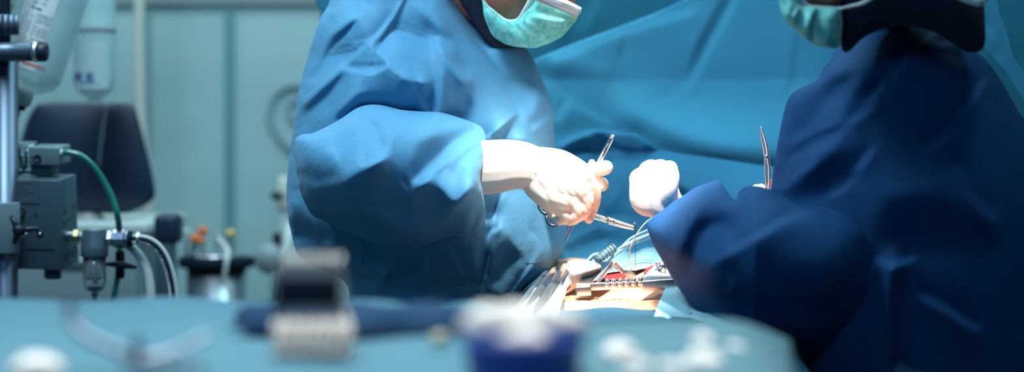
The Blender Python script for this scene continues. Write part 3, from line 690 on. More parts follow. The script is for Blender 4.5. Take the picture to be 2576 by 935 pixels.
b2s = [
 pl(ZA, 12, (830,190,.4),(1060,100,.5),(1200,110,.4),(1200,400,.5),(1050,460,.2),(900,450,.2),(720,510,.2),(600,520,.3),(440,600,.6),(260,660,.6),(490,450,.5),(640,320,.4)),
 pl(ZA, 9, (270,690,-.6),(600,540,-.8),(700,540,-.9),(680,600,-.8),(480,760,-.6),(430,900,-.5),(420,1000,-.6),(140,1300,-.8),(200,780,-.7)),
 pl(ZA, 9, (480,770,.1),(700,600,.2),(820,520,.1),(700,700,.0),(600,935,-.1),(430,935,0)),
 pl(ZA, 9, (830,520,-.5),(1050,470,-.6),(1000,560,-.4),(880,640,-.6),(700,760,-.5),(760,600,-.5)),
 st(ZA, 50, .5, (1300,260),(1169,370),(1050,500),(940,660),(850,780),(720,880)),
 st(ZB, 26, .7, (310,350),(480,320),(680,315),(730,320)), st(ZB, 26, .4, (360,240),(560,230)), st(ZB, 22, .6, (0,160),(190,120),(330,150)), st(ZB, 18, -.7, (380,180),(480,280),(640,290)),
 pl(ZB, 14, (300,440,.0),(480,400,.2),(720,420,.1),(680,500,.4),(560,480,.1)), st(ZB, 60, .25, (800,600),(700,760),(600,870)),
 pl(ZC, 8, (280,100,.1),(560,0,.2),(600,60,.1),(430,110,0),(280,220,-.2)), st(ZC, 26, -.9, (260,240),(430,130),(620,60)),
 pl(ZC, 8, (260,290,.1),(440,160,.2),(620,80,.4),(680,70,.3),(560,200,.3),(450,330,.1),(300,320,0)), st(ZC, 30, .7, (430,320),(320,390),(200,500)), st(ZC, 14, .2, (260,290),(170,500)),
 pl(ZC, 12, (480,280,-.8),(720,200,-.6),(760,370,-.6),(600,450,-.6),(450,560,-.8),(280,590,-.8),(200,520,-.8),(380,380,-.9)),
 st(ZC, 40, .3, (770,350),(860,230)), st(ZC, 24, .2, (700,450),(640,520),(540,560)),
 st(ZD, 60, .5, (720,20),(600,110),(460,200)), pl(ZD, 20, (100,560,-.7),(560,540,-.8),(800,700,-.7),(1000,900,-.8),(100,900,-.7)), st(ZD, 60, .2, (660,340),(780,560),(940,720)),
 st(ZE, 30, .1, (870,130),(600,400)), st(ZE, 26, 0, (600,400),(480,300)), st(ZE, 55, .2, (1180,410),(1300,470),(1550,630)), st(ZE, 90, -1, (1000,230),(990,500),(1000,830)),
 st(ZE, 40, .2, (870,140),(960,190),(1110,130)),
]
b2_out = [(2100, 128), (2090, 148), (2072, 168), (2058, 198), (2030, 214), (2002, 228), (1984, 246), (1972, 282), (1962, 330), (1953, 380), (1945, 430), (1938, 480), (1930, 560), (1940, 700), (1990, 900), (2060, 1200), (2080, 1500),
    (2300, 1560), (2600, 1500), (2680, 1100), (2690, 800), (2680, 560), (2640, 420), (2600, 330), (2560, 275), (2520, 205), (2480, 150), (2440, 118), (2400, 82), (2350, 58), (2300, 45), (2258, 40), (2215, 54), (2180, 66), (2140, 98)]
gown2 = relief('gown', b2_out, 2.34, .17, 'gown_navy', S2, slopes=(b2s, -.3, dict(smax=2.3)), step=5, soft=1.0, back=.22)
s2s = [
 pl(ZF, 5, (75,370,.8),(140,290,.7),(300,200,.6),(470,120,.4),(400,240,.2),(330,300,.5),(300,400,.5),(240,580,.4),(150,480,.5)),
 pl(ZF, 6, (400,240,-.6),(480,130,-.2),(570,240,-.5),(560,360,-.9),(400,400,-.9),(350,470,-.8),(320,650,-.9),(240,600,-.9),(310,380,-.8)),
 pl(ZF, 6, (420,420,.3),(550,370,.6),(540,450,.5),(570,490,.5),(450,600,.6),(340,590,.2)),
 pl(ZF, 6, (560,240,-.6),(620,150,-.5),(700,155,-.4),(560,450,-.7),(545,380,-.9)),
 pl(ZF, 8, (700,170,.1),(900,240,.1),(700,420,.0),(580,460,-.2)),
 pl(ZF, 14, (440,620,-.6),(760,450,-.6),(1150,300,-.6),(1400,500,-.7),(1200,900,-.7),(560,860,-.7)),
 st(ZF, 38, .55, (440,600),(600,510),(760,420),(900,340),(1100,260),(1250,200)),
 st(ZF, 34, .8, (75,370),(150,560),(240,700),(330,840),(440,935)), pl(ZF, 7, (330,650,-.8),(460,740,-.8),(560,860,-.9),(400,850,-.7)),
 st(ZF, 26, .1, (480,620),(540,700),(560,760)),
 st(ZC, 26, .8, (100,500),(240,580),(380,615),(560,620),(650,560)),
]
s2_out = [(1627, 563), (1642, 545), (1665, 530), (1692, 508), (1718, 492), (1745, 474), (1775, 462), (1808, 454), (1822, 470), (1834, 488), (1850, 502), (1858, 484), (1872, 470), (1900, 467), (1930, 474), (1950, 482), (1980, 497), (2012, 508),
    (2050, 513), (2090, 510), (2120, 498), (2160, 500), (2230, 560), (2270, 680), (2240, 800), (2150, 880), (2000, 900), (1880, 860), (1800, 818), (1762, 790), (1722, 745), (1690, 698), (1660, 645), (1640, 608)]
sleeve2 = relief('sleeve', s2_out, 2.30, .15, 'gown_navy', gown2, slopes=(s2s, -.2, dict(smax=2.2)), step=5, soft=.9, back=.07, lifts=[(1640, 570, 90, .0), (2150, 650, 160, .02)],
    depthfn=lambda X, Y: .10*np.clip((1900-X)/270, 0, 1))
hood2 = relief('hood', [(2113, 20), (2118, 60), (2116, 118), (2135, 130), (2180, 90), (2258, 66), (2350, 80), (2430, 130), (2474, 120), (2478, 60), (2470, -20), (2440, -120), (2300, -180), (2170, -150), (2115, -60)], 2.20, .05, 'hood', S2, step=6, back=.12, rn=4)
ZM = (1900, 0, 3.117)
m2s = [st(ZM, 26, -1, (470, 90), (440, 200), (450, 300)), st(ZM, 60, .5, (540, 100), (560, 320)), st(ZM, 24, -.6, (350, 90), (310, 180)), st(ZM, 30, .5, (400, 120), (380, 260)), st(ZM, 20, -.6, (290, 60), (250, 140)), st(ZM, 30, .6, (230, 60), (260, 110)), st(ZM, 16, -.9, (510, 350), (560, 372)), st(ZM, 24, .7, (440, 310), (470, 340))]
mask2 = relief('face_mask', [(1955, -40), (1960, 0), (1966, 30), (1980, 56), (2004, 80), (2030, 100), (2056, 116), (2085, 120), (2108, 121), (2115, 100), (2116, 60), (2113, 22), (2090, 19), (2055, 18), (2032, 14), (2014, 3), (2004, -30)], 2.165, .03, 'mask_green', S2, slopes=(m2s, .1, dict(smax=2.2)), step=4, soft=.7, back=.06, rn=3)
t2 = ribbon('mask_trim', [(1998, -40, 8), (2008, -6, 9), (2030, 13, 8), (2060, 18, 7), (2090, 19, 6), (2114, 22, 6)], 2.16, 8, 'mask_white', mask2); t2['label'] = 'white fabric edging'
t2 = ribbon('mask_band', [(2108, 20, 14), (2112, 60, 13), (2111, 90, 10), (2112, 118, 5)], 2.158, 12, 'mask_white', mask2); t2['label'] = 'white side band'
ribbon('mask_tie', [(2112, 22, 6), (2140, 16, 8), (2170, 8, 10), (2210, -16, 11), (2280, -60, 11)], 2.14, 9, 'mask_white', mask2)['label'] = 'white tie running back over the dark hood'
ribbon('cap_tie', [(2380, -30, 20), (2430, -6, 26), (2468, 4, 22), (2480, -20, 14)], 2.12, 9, 'mask_white', S2)['label'] = 'white cloth tie at the back of the hood'
g2 = glove('glove', [
    [C(1750, 592, 2.46, 34, .9), C(1712, 552, 2.435, 42, .85), C(1672, 512, 2.42, 47, .8), C(1648, 470, 2.42, 57, .6)],
    [C(1655, 500, 2.42, 48, .7), C(1622, 500, 2.42, 38, .7), C(1612, 452, 2.42, 29)],
    [C(1660, 490, 2.42, 50, .7), C(1640, 450, 2.415, 40, .7), C(1634, 434, 2.42, 29)],
    [C(1665, 490, 2.42, 46, .7), C(1660, 450, 2.42, 38, .7), C(1656, 430, 2.425, 28)],
    [C(1672, 490, 2.42, 36, .7), C(1676, 450, 2.43, 30), C(1680, 430, 2.435, 25)],
    [C(1612, 452, 2.42, 30), C(1604, 452, 2.455, 20), C(1606, 490, 2.475, 17), C(1630, 505, 2.46, 15)],
    [C(1634, 432, 2.42, 29), C(1640, 424, 2.46, 20), C(1640, 460, 2.485, 17), C(1650, 490, 2.475, 15)],
    [C(1656, 430, 2.425, 28), C(1664, 422, 2.46, 19), C(1666, 456, 2.485, 16), C(1672, 486, 2.475, 14)],
    [C(1680, 430, 2.435, 25), C(1687, 424, 2.46, 18), C(1690, 450, 2.48, 15), C(1690, 475, 2.475, 13)],
    [C(1665, 512, 2.42, 38, .8), C(1684, 478, 2.40, 22), C(1692, 448, 2.40, 17.5), C(1690, 428, 2.415, 16)],
], S2, voxel=.0015, smooth=6)
stretch(g2, lambda px, py, Y: np.clip((py-520)/50, 0, .5))
g2['label'] = 'left glove closed in a fist, washed out by the lamp'
g3 = glove('glove', [
    [C(1960, 540, 2.56, 40), C(1935, 520, 2.54, 38, .7)],
    [C(1925, 510, 2.54, 28), C(1915, 488, 2.53, 15), C(1902, 478, 2.52, 12.5), C(1892, 482, 2.51, 11)],
    [C(1932, 512, 2.53, 26), C(1928, 488, 2.51, 15), C(1916, 476, 2.50, 13), C(1902, 474, 2.505, 11)],
    [C(1945, 512, 2.54, 26), C(1950, 492, 2.51, 15), C(1944, 482, 2.49, 13), C(1930, 486, 2.49, 11)],
    [C(1955, 518, 2.54, 24), C(1962, 500, 2.51, 13), C(1956, 494, 2.49, 12), C(1944, 500, 2.488, 10)],
    [C(1925, 525, 2.54, 26), C(1908, 505, 2.55, 16), C(1905, 486, 2.55, 13), C(1915, 472, 2.545, 11)],
], S2, voxel=.0015, smooth=4)
stretch(g3, lambda px, py, Y: .3+0*px)
g3['label'] = 'right glove holding the curved clamp'

# ------------------------------------------------------------------ drapes behind
ZG = (1300, 0, 2.077)
ds = [
 pl(ZG, 14, (80,330,-.3),(280,330,-.5),(480,400,-.4),(560,560,-.3),(740,660,-.5),(820,700,-.8),(1050,760,-.8),(1340,790,-.6),(1500,860,-.6),(1290,920,-.6),(1000,870,-.8),(740,800,-.8),(620,700,-.9),(400,670,-.6),(180,740,-.5),(160,560,-.5)),
 pl(ZG, 24, (760,540,.6),(1000,500,.6),(1400,560,.6),(1440,740,.4),(1080,750,.6),(850,680,.5)),
 st(ZG, 60, -.25, (1110,-20),(960,240),(940,340)), st(ZG, 40, .35, (1140,0),(1010,240),(900,440),(770,540)), st(ZG, 16, -.5, (540,130),(545,280)), st(ZG, 14, .3, (520,150),(500,290)),
 st(ZG, 14, -.5, (470,380),(480,430)), st(ZG, 20, .2, (270,540),(220,620)), st(ZG, 16, .3, (130,410),(300,540),(480,640)), st(ZG, 10, -.5, (100,350),(160,356)),
 st((1900,0,2.9225), 12, -.4, (290,260),(285,500),(210,700)), st(ZG, 60, .4, (200,300),(500,180),(900,60)),
]
def panel(name, out, Y0, m, lab, cat_, slopes, depthfn=None, step=7, thin=.003, smax=1.0, soft=.8, origin=None, **kw):
    pn = link('tmpo', [(0, 0, 0)], [], m, None); 
    zz = P(np.mean([a for a, b in out]), max(b for a, b in out), Y0); ORG['__'] = zz
    class _p: name = '__'
    o = relief_root(name, out, Y0, m, zz, slopes, depthfn, step, thin, smax, soft, **kw)
    bpy.data.objects.remove(pn); tag(o, lab, cat_); return o
def relief_root(name, out, Y0, m, zz, slopes, depthfn, step, thin, smax, soft, **kw):
    e = bpy.data.objects.new('tmp_e', None); ORG['tmp_e'] = zz; COL.objects.link(e)
    o = relief(name, out, Y0, kw.pop('bulge', 0), m, e, slopes=slopes if slopes is None else (slopes[0], slopes[1], dict(smax=smax)), depthfn=depthfn, step=step, thin=thin, soft=soft, **kw)
    o.parent = None; o.location = zz; ORG[o.name] = zz; bpy.data.objects.remove(e); return o
panel('screen_drape', [(1262, 190), (1300, 168), (1338, 152), (1420, 118), (1500, 88), (1560, 66), (1640, 36), (1720, 0), (1800, -45), (2000, -60), (2230, -60), (2300, 200), (2250, 500), (2230, 640), (1900, 640), (1600, 650), (1260, 660), (1255, 400)], 3.10, 'drape_teal',
    'large teal surgical drape hung as a screen between the two surgeons', 'surgical drape', (ds, .12), depthfn=lambda X, Y: -.00025*np.clip(Y-200, 0, 900), smax=1.6, rn=2)
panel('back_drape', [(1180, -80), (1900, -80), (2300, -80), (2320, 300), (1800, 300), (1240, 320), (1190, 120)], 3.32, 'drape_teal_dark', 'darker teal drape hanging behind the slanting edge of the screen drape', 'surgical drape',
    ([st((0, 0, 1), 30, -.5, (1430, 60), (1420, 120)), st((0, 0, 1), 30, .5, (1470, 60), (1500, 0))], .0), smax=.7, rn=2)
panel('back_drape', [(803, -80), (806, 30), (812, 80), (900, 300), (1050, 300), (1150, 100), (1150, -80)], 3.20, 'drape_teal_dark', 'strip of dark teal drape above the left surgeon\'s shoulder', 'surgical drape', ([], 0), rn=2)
dr2 = [
 pl((0, 0, 1), 6, (1600,372,.25),(1700,386,.3),(1940,418,.35),(2150,450,.3),(2150,560,.1),(1900,520,.1),(1720,470,.2),(1640,420,.1)),
 st((0, 0, 1), 16, -.8, (1640,368),(1610,384),(1560,372),(1525,350),(1498,332)), st((0, 0, 1), 14, .6, (1490,326),(1540,330),(1600,336),(1640,362)),
 st((0, 0, 1), 26, -.8, (1398,420),(1430,380),(1480,355),(1500,380)), st((0, 0, 1), 18, .7, (1400,365),(1440,345),(1480,332)),
 st((0, 0, 1), 22, -.9, (1700,470),(1750,500),(1800,520)), st((0, 0, 1), 18, .9, (1618,480),(1560,545),(1500,620),(1430,680)), st((0, 0, 1), 30, -.5, (1590,470),(1550,520),(1480,600)),
 st((0, 0, 1), 40, -.6, (1560,400),(1575,480),(1560,560)), st((0, 0, 1), 24, .3, (1530,400),(1520,500)), st((0, 0, 1), 30, -.6, (1430,620),(1500,590),(1600,600)), st((0,0,1), 20, .5, (1420,600),(1500,560),(1580,555)),
 st((0, 0, 1), 30, .2, (1640,560),(1600,620),(1560,680)),
]
panel('lower_drape', [(1340, 420), (1380, 375), (1400, 360), (1425, 346), (1455, 336), (1490, 326), (1540, 329), (1600, 336), (1620, 350), (1640, 368), (1700, 384), (1800, 398), (1940, 419), (2060, 436), (2180, 450), (2200, 560), (2200, 700), (1900, 720), (1640, 735), (1400, 740), (1330, 720), (1320, 560)], 3.03, 'drape_mid',
    'folded teal drape lying across the patient\'s chest in front of the screen', 'surgical drape', (dr2, -.1), depthfn=lambda X, Y: -.00080*np.clip(Y-380, 0, 400), smax=1.9, step=5, rn=3)
panel('side_drape', [(2440, -60), (2460, 0), (2462, 60), (2474, 110), (2500, 150), (2535, 190), (2580, 260), (2610, 330), (2640, 330), (2590, 200), (2556, 150), (2540, 90), (2518, 30), (2498, -60)], 2.62, 'drape_teal', 'narrow teal drape hanging behind the dark hood at the picture edge', 'surgical drape',
    ([st(ZB, 18, -.6, (780, 60), (850, 200), (930, 330)), st(ZB, 14, .6, (830, 210), (880, 230)), st(ZB, 20, .4, (820, 60), (900, 260), (960, 420)), st(ZB, 16, -.5, (860, 320), (930, 400))], .1), rn=3)
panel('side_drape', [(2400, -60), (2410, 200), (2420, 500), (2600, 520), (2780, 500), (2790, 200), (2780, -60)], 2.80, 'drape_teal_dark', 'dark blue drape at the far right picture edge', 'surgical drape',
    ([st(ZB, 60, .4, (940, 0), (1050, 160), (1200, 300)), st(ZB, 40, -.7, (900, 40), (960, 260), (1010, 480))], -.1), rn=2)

# ------------------------------------------------------------------ the patient on the operating table
ptz = lambda Y: 1.146-.034*np.clip((2.65-Y)/.31, -1.2, 3)            # height of the body's upper side
pch = []
for dx in (-.05, 0, .05):
    pch.append([(.15+dx, 3.02, 1.02, .09), (.15+dx, 2.8, ptz(2.8)-.105, .105), (.15+dx, 2.62, ptz(2.62)-.105, .105), (.15+dx, 2.45, ptz(2.45)-.105, .105), (.15+dx, 2.3, ptz(2.3)-.105, .105), (.15+dx, 2.15, .95, .10)])
pch += [[(.15, 3.02, 1.03, .06), (.15, 3.14, 1.03, .055)], [(.15, 3.2, 1.04, .075), (.15, 3.25, 1.05, .085)], [(.15, 3.22, 1.125, .012), (.15, 3.2, 1.135, .012)]]
for t in (-1, 1):
    pch.append([(.15+.085*t, 2.12, .95, .095), (.15+.1*t, 1.75, .93, .06), (.15+.1*t, 1.45, .92, .042), (.15+.1*t, 1.38, .95, .035), (.15+.11*t, 1.37, 1.03, .028)])
    pch.append([(.15+.17*t, 3.0, 1.0, .055), (.15+.15*t, 2.75, .95, .042), (.15+.14*t, 2.5, .93, .034), (.15+.13*t, 2.4, .93, .03)])
pe = empty('tmp', (.15, 2.5, .86), None, None)
patient = blob('person', pch, 'skin_iodine', pe, voxel=.006, smooth=8)
patient.parent = None; patient.location = (.15, 2.5, .86); ORG[patient.name] = Vector((.15, 2.5, .86)); bpy.data.objects.remove(pe)
tag(patient, 'patient lying under teal drapes with iodine-orange skin bared at the wound', 'person')
ot = empty('operating_table', (.15, 2.4, 0), 'padded operating table under the draped patient', 'operating table')
MB().box((.15, 2.4, .81), (.34, 2.0, .05), bev=.02).build('mattress', 'black_rubber', ot)
MB().box((.15, 2.4, .765), (.32, 1.96, .03), bev=.005).build('table_frame', 'steel_rough', ot)
MB().box((.15, 2.5, .42), (.16, .2, .70), bev=.01).build('column', 'steel_rough', ot)
MB().box((.15, 2.5, .04), (.30, .8, .08), bev=.02).build('base', 'grey_plastic', ot)

# wound with its edges
def lying(dz=0):                                                     # offsets that lay a traced patch on the body's upper side
    def fn(X, Y):
        zz = 1.146-.034*np.clip((Y-690)/110, -1.2, 3)+dz
        return F*(CZ-zz)/np.maximum(Y-HZ, 60)
    return fn
def lying_panel(name, out, m, lab, cat_, slopes, dz=.006, step=4, smax=.9, thin=.004, soft=.8, parent=None):
    zz = P(np.mean([a for a, b in out]), 760, 2.45)
    fn = lying(dz)
    e = bpy.data.objects.new('tmp_e', None); ORG['tmp_e'] = zz; COL.objects.link(e)
    o = relief(name, out, 0.0001, 0, m, parent or e, slopes=None, depthfn=fn, step=step, thin=thin, soft=soft, rn=3)
    # folds lift the cloth off the body
    if slopes:
        me = o.data; n = len(me.vertices); co = np.empty(n*3); me.vertices.foreach_get('co', co); co = co.reshape(-1, 3)
        org = np.array(ORG[(parent or e).name]); w = co+org
        px = W/2+w[:, 0]/w[:, 1]*F; py = HZ+(CZ-w[:, 2])/w[:, 1]*F
        gx = np.arange(px.min()-20, px.max()+20, step); gy = np.arange(py.min()-20, py.max()+20, step); GX, GY = np.meshgrid(gx, gy)
        h = slope_field(GX, GY, slopes[0], slopes[1], .56, smax=smax, step=step)/1000; h -= h.min()
        i = np.clip(((px-gx[0])/step).astype(int), 0, GX.shape[1]-1); j = np.clip(((py-gy[0])/step).astype(int), 0, GX.shape[0]-1)
        co[:, 2] += h[j, i]*.7; me.vertices.foreach_set('co', co.ravel()); me.update()
    if parent is None:
        o.parent = None; o.location = zz; ORG[o.name] = zz
    bpy.data.objects.remove(e)
    if lab: tag(o, lab, cat_)
    return o
I1 = (0, 0, 1)
w_ = lying_panel('wound', [(1512, 701), (1528, 686), (1550, 677), (1568, 686), (1572, 697), (1540, 705)], 'flesh', None, None, None, dz=.005, parent=patient)
w2_ = lying_panel('wound', [(1618, 686), (1630, 672), (1650, 665), (1664, 664), (1652, 678), (1634, 688)], 'flesh', None, None, None, dz=.009, parent=patient); w2_['label'] = 'red end of the incision by the dark plate'
w_['label'] = 'red open incision'
lying_panel('towel_drape', [(1645, 800), (1672, 730), (1690, 722), (1730, 728), (1765, 745), (1800, 768), (1840, 800), (1860, 850), (1640, 850)], 'drape_light', 'pale blue drape edge over the belly right of the bared skin', 'surgical drape',
    ([st(I1, 10, -.8, (1690, 735), (1740, 760), (1790, 800)), st(I1, 12, .8, (1700, 728), (1760, 760), (1820, 800)), st(I1, 8, -.7, (1740, 745), (1730, 790)), st(I1, 12, .6, (1670, 760), (1680, 800))], 0), dz=.006)
lying_panel('towel_drape', [(1425, 730), (1414, 760), (1404, 800), (1400, 850), (1280, 850), (1290, 790), (1330, 750), (1350, 725), (1400, 715)], 'drape_light', 'pale blue drape edge along the left side of the bared skin', 'surgical drape',
    ([st(I1, 8, -.8, (1410, 740), (1380, 790)), st(I1, 10, .6, (1400, 735), (1360, 790)), st(I1, 8, -.6, (1360, 740), (1330, 790))], 0), dz=.006)
def flank(sgn, a0, lab):
    V = []; Fc = []; nu, nv = 26, 50; cx = .15+sgn*.05
    for j in range(nv+1):
        Y = 2.28+.60*j/nv; zc = float(ptz(Y))-.105
        for i in range(nu+1):
            t = i/nu
            if t < .6: a = math.radians(a0+(92-a0)*t/.6); r = .113; X = cx+sgn*math.sin(a)*r; Z = zc+math.cos(a)*r
            else: X = cx+sgn*(.113+.012*math.sin(Y*40)*(t-.6)/.4); Z = zc-(t-.6)/.4*.16
            Z += .002*math.sin(Y*55+t*9); V.append((X, Y, Z))
    for j in range(nv):
        for i in range(nu):
            k = j*(nu+1)+i; Fc.append((k, k+1, k+nu+2, k+nu+1))
    o = link('flank_drape', V, Fc, 'drape_deep', origin=(cx+sgn*.05, 2.58, .9)); tag(o, lab, 'surgical drape'); sm = o.modifiers.new('s', 'SOLIDIFY'); sm.thickness = .002; return o
flank(-1, 22, 'dark drape down the patient\'s flank between the light gown and the bared skin'); flank(1, 14, 'dark drape down the patient\'s flank under the navy sleeve')
lying_panel('towel_drape', [(1440, 680), (1500, 650), (1580, 600), (1640, 575), (1700, 600), (1720, 680), (1700, 700), (1660, 672), (1600, 690), (1560, 690), (1500, 700), (1450, 715)], 'drape_light', 'crumpled cyan drape behind the metal retractor', 'surgical drape',
    ([st(I1, 22, .9, (1650, 600), (1600, 640), (1560, 680)), st(I1, 16, -.9, (1600, 610), (1550, 660)), st(I1, 18, -.8, (1680, 620), (1620, 670))], 0), dz=.004)
# big drape falling from the body towards the camera and down both sides
V = []; Fc = []; nx, ny = 90, 70
for j in range(ny+1):
    for i in range(nx+1):
        X = -.13+.49*i/nx; Y = 1.83+.515*j/ny
        d = max(abs(X-.15)-.15, 0); side = min(d*d*6+max(d-.1, 0)*2.2, .42)
        zt = ptz(max(Y, 2.2))+.012-side-(max(2.2-Y, 0)*.12)
        if Y > 2.30: zt += .002*math.sin(X*60)
        zt += .006*math.sin(X*31+Y*9)*min(1, (2.34-Y)*8 if Y < 2.34 else 0)+.003*math.sin(X*70-Y*33)*(1 if Y < 2.25 else 0)
        V.append((X, Y, zt))
for j in range(ny):
    for i in range(nx):
        k = j*(nx+1)+i; Fc.append((k, k+1, k+nx+2, k+nx+1))
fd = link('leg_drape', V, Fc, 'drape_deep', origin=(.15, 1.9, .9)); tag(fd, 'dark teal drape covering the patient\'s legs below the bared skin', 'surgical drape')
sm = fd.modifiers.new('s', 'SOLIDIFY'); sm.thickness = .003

# gauze swabs at the wound
def gauze(out, Y, bulge, lab, items, parent=None, grp=None, back=.02):
    zz = P(np.mean([a for a, b in out]), max(b for a, b in out), Y)
    e = bpy.data.objects.new('tmp_e', None); ORG['tmp_e'] = zz; COL.objects.link(e)
    o = relief('gauze_swab', out, Y, bulge, 'gauze', e, slopes=(items, .2, dict(smax=1.0)), step=3, soft=.8, back=back, rn=4)
    o.parent = None; o.location = zz; ORG[o.name] = zz; bpy.data.objects.remove(e); tag(o, lab, 'gauze', grp); return o
gauze([(1426, 662), (1432, 656), (1450, 652), (1478, 655), (1500, 661), (1512, 670), (1500, 690), (1480, 712), (1450, 724), (1432, 735), (1418, 745), (1409, 742), (1416, 715), (1430, 695), (1424, 680)], 2.515, .03, 'white gauze swab draped beside the left arm of the retractor',
      [st(I1, 8, -.8, (1432, 700), (1470, 690), (1500, 680)), st(I1, 8, .5, (1430, 670), (1480, 672)), st(I1, 6, -.7, (1450, 715), (1470, 700))])
gauze([(1560, 684), (1572, 677), (1590, 682), (1600, 692), (1604, 702), (1570, 706), (1556, 698)], 2.62, .015, 'small white gauze swab packed into the wound behind the toothed bar', [st(I1, 6, -.5, (1565, 690), (1590, 695))])
gauze([(1590, 700), (1610, 688), (1640, 676), (1655, 672), (1650, 690), (1620, 700), (1600, 706)], 2.58, .012, 'folded white gauze strip lying across the wound beside the dark retractor plate', [st(I1, 5, -.5, (1600, 700), (1640, 684))])

# ------------------------------------------------------------------ chest retractor
rt = empty('chest_retractor', P(1560, 735, 2.48), 'bright steel rib spreader with a toothed bar lying across the wound', 'retractor')
def prism(mb, quad, Y1, Y2, dpx=(0, 0)):
    """px polygon at Y1 swept back to Y2 (real thickness)"""
    n = len(quad); v = [P(a, b, Y1) for a, b in quad]
    o = [Vector((p.x, Y2, p.z)) for p in v]
    return mb.add(v+o, [tuple(range(n)), tuple(range(2*n-1, n-1, -1))]+[(i, i+n, (i+1) % n+n, (i+1) % n) for i in range(n)])
def quadplate(mb, c, th):
    """c: 4 corners (px,py,Y); thickness th metres along the plate normal"""
    v = [P(*q) for q in c]; n = (v[1]-v[0]).cross(v[3]-v[0]).normalized()*th
    return mb.add(v+[p+n for p in v], [(0, 1, 2, 3), (7, 6, 5, 4), (0, 4, 5, 1), (1, 5, 6, 2), (2, 6, 7, 3), (3, 7, 4, 0)])
b = MB(); Yb = 2.470
L0 = P(1486, 719, Yb); R0 = P(1618, 712, Yb); s_ = Yb/F
mid = (L0+R0)/2; ang = math.atan2(R0.z-L0.z, R0.x-L0.x); rot = Matrix.Rotation(-ang, 3, 'Y')
b.box(mid+Vector((0, 0, -.001)), ((R0-L0).length, .010, .0105), rot, bev=.0014); b.build('rack_bar', 'steel_bright', rt, ang=35)
for k in range(6):
    t = .30+.128*k; c = L0.lerp(R0, t)
    MB().lathe(c+Vector((0, -.0055, .0015)), [(.0, -.001), (.0030, -.001), (.0034, .001), (.0034, .0062), (.003, .0072)], 14, axis=(.1, .2, 1)).tube([c+Vector((0, -.0062, -.003)), c+Vector((0, -.0062, .004))], .0028, 10).build('tooth', 'steel_bright', rt)
b = MB(); c = P(1467, 731, 2.468); b.box(c, (.0215, .016, .0135), rot, bev=.0016); b.build('end_block', 'steel_bright', rt, ang=35)
b = MB(); quadplate(b, [(1450, 719, 2.462), (1485, 718, 2.462), (1540, 662, 2.545), (1500, 664, 2.565)], .0035); b.build('left_arm', 'steel', rt, smooth=False)
b = MB(); quadplate(b, [(1500, 711, 2.485), (1506, 713, 2.480), (1545, 668, 2.538), (1541, 661, 2.54)], .004); quadplate(b, [(1539, 661, 2.54), (1546, 662, 2.538), (1569, 684, 2.542), (1562, 686, 2.545)], .004)
b.tube([P(1502, 712, 2.482), P(1541, 663, 2.54), P(1567, 685, 2.543)], .0024, 8); b.build('left_blade', 'steel_bright', rt, smooth=False)
b = MB(); c = P(1668, 716, 2.466); b.box(c, (.060, .014, .016), rot, bev=.0018); b.build('sliding_block', 'steel_bright', rt, ang=35)
b = MB(); quadplate(b, [(1616, 705, 2.475), (1690, 700, 2.475), (1680, 662, 2.545), (1654, 664, 2.545)], .0035); b.build('right_arm', 'steel_rough', rt, smooth=False)
b = MB(); b.tube([P(1671, 700, 2.49), P(1667, 672, 2.50)], .0042, 16); b.ball(P(1666, 669, 2.50), .0055, n=10); b.tube([P(1659, 678, 2.505), P(1655, 664, 2.51)], .0032, 12); b.ball(P(1655, 664, 2.51), .004, n=8); b.tube([P(1682, 700, 2.49), P(1678, 676, 2.50)], .0028, 12)
b.build('screw', 'steel_bright', rt)
b = MB()
for k in range(7): b.box(P(1630+k*5.2, 686-k*.1, 2.498), (.0016, .0006, .0016))
b.build('engraving', 'steel_bright', rt, smooth=False)

# ------------------------------------------------------------------ instruments in the hands
nh = empty('needle_holder', P(1490, 545, 2.525), 'steel needle holder in the cream-gloved right hand, pointing at the wound', 'needle holder')
def bar(name, pts, w0, w1, m, parent, n=10, flat=(1, .6)):
    mb = MB(); pp = pxpath(pts, 4); mb.tube(pp, list(np.linspace(w0, w1, len(pp))), n, flat=flat); return mb.build(name, m, parent)
bar('shank', [(1400, 508, 2.54), (1460, 527, 2.535), (1535, 552, 2.530)], .0026, .0034, 'steel_bright', nh)
bar('shank', [(1398, 520, 2.545), (1460, 538, 2.540), (1538, 560, 2.535)], .0026, .0036, 'steel_bright', nh)
MB().lathe(P(1540, 556, 2.53), [(.0, -.004), (.003, -.004), (.003, .005), (0, .005)], 14, axis=(0, -1, 0)).build('hinge_screw', 'steel', nh)
bar('jaw', [(1528, 549, 2.531), (1562, 560, 2.529), (1592, 569, 2.528), (1596, 571, 2.528)], .0046, .0014, 'steel_bright', nh)
bar('jaw', [(1528, 558, 2.533), (1560, 568, 2.531), (1590, 575, 2.529), (1596, 575, 2.529)], .0050, .0016, 'steel_bright', nh)
mb = MB(); mb.lathe(P(1392, 506, 2.545), [(0, 0), (.001, 0)], 6)
def ring(name, c, r, rad, m, parent, nrm=(0, 1, 0), sx=1.0):
    nrm = Vector(nrm).normalized(); a = nrm.orthogonal().normalized(); b_ = nrm.cross(a); mb = MB(); c = Vector(c)
    mb.tube([c+a*math.cos(t)*r*sx+b_*math.sin(t)*r for t in np.linspace(0, 2*PI, 33)], rad, 10, cap=False); return mb.build(name, m, parent)
ring('finger_ring', P(1376, 516, 2.555), .013, .002, 'steel', nh, (.3, 1, .2)); ring('finger_ring', P(1394, 548, 2.56), .012, .002, 'steel', nh, (.3, 1, .2))
sn = empty('suture_needle', P(1597, 566, 2.528), 'tiny curved suture needle in the tip of the needle holder', 'needle')
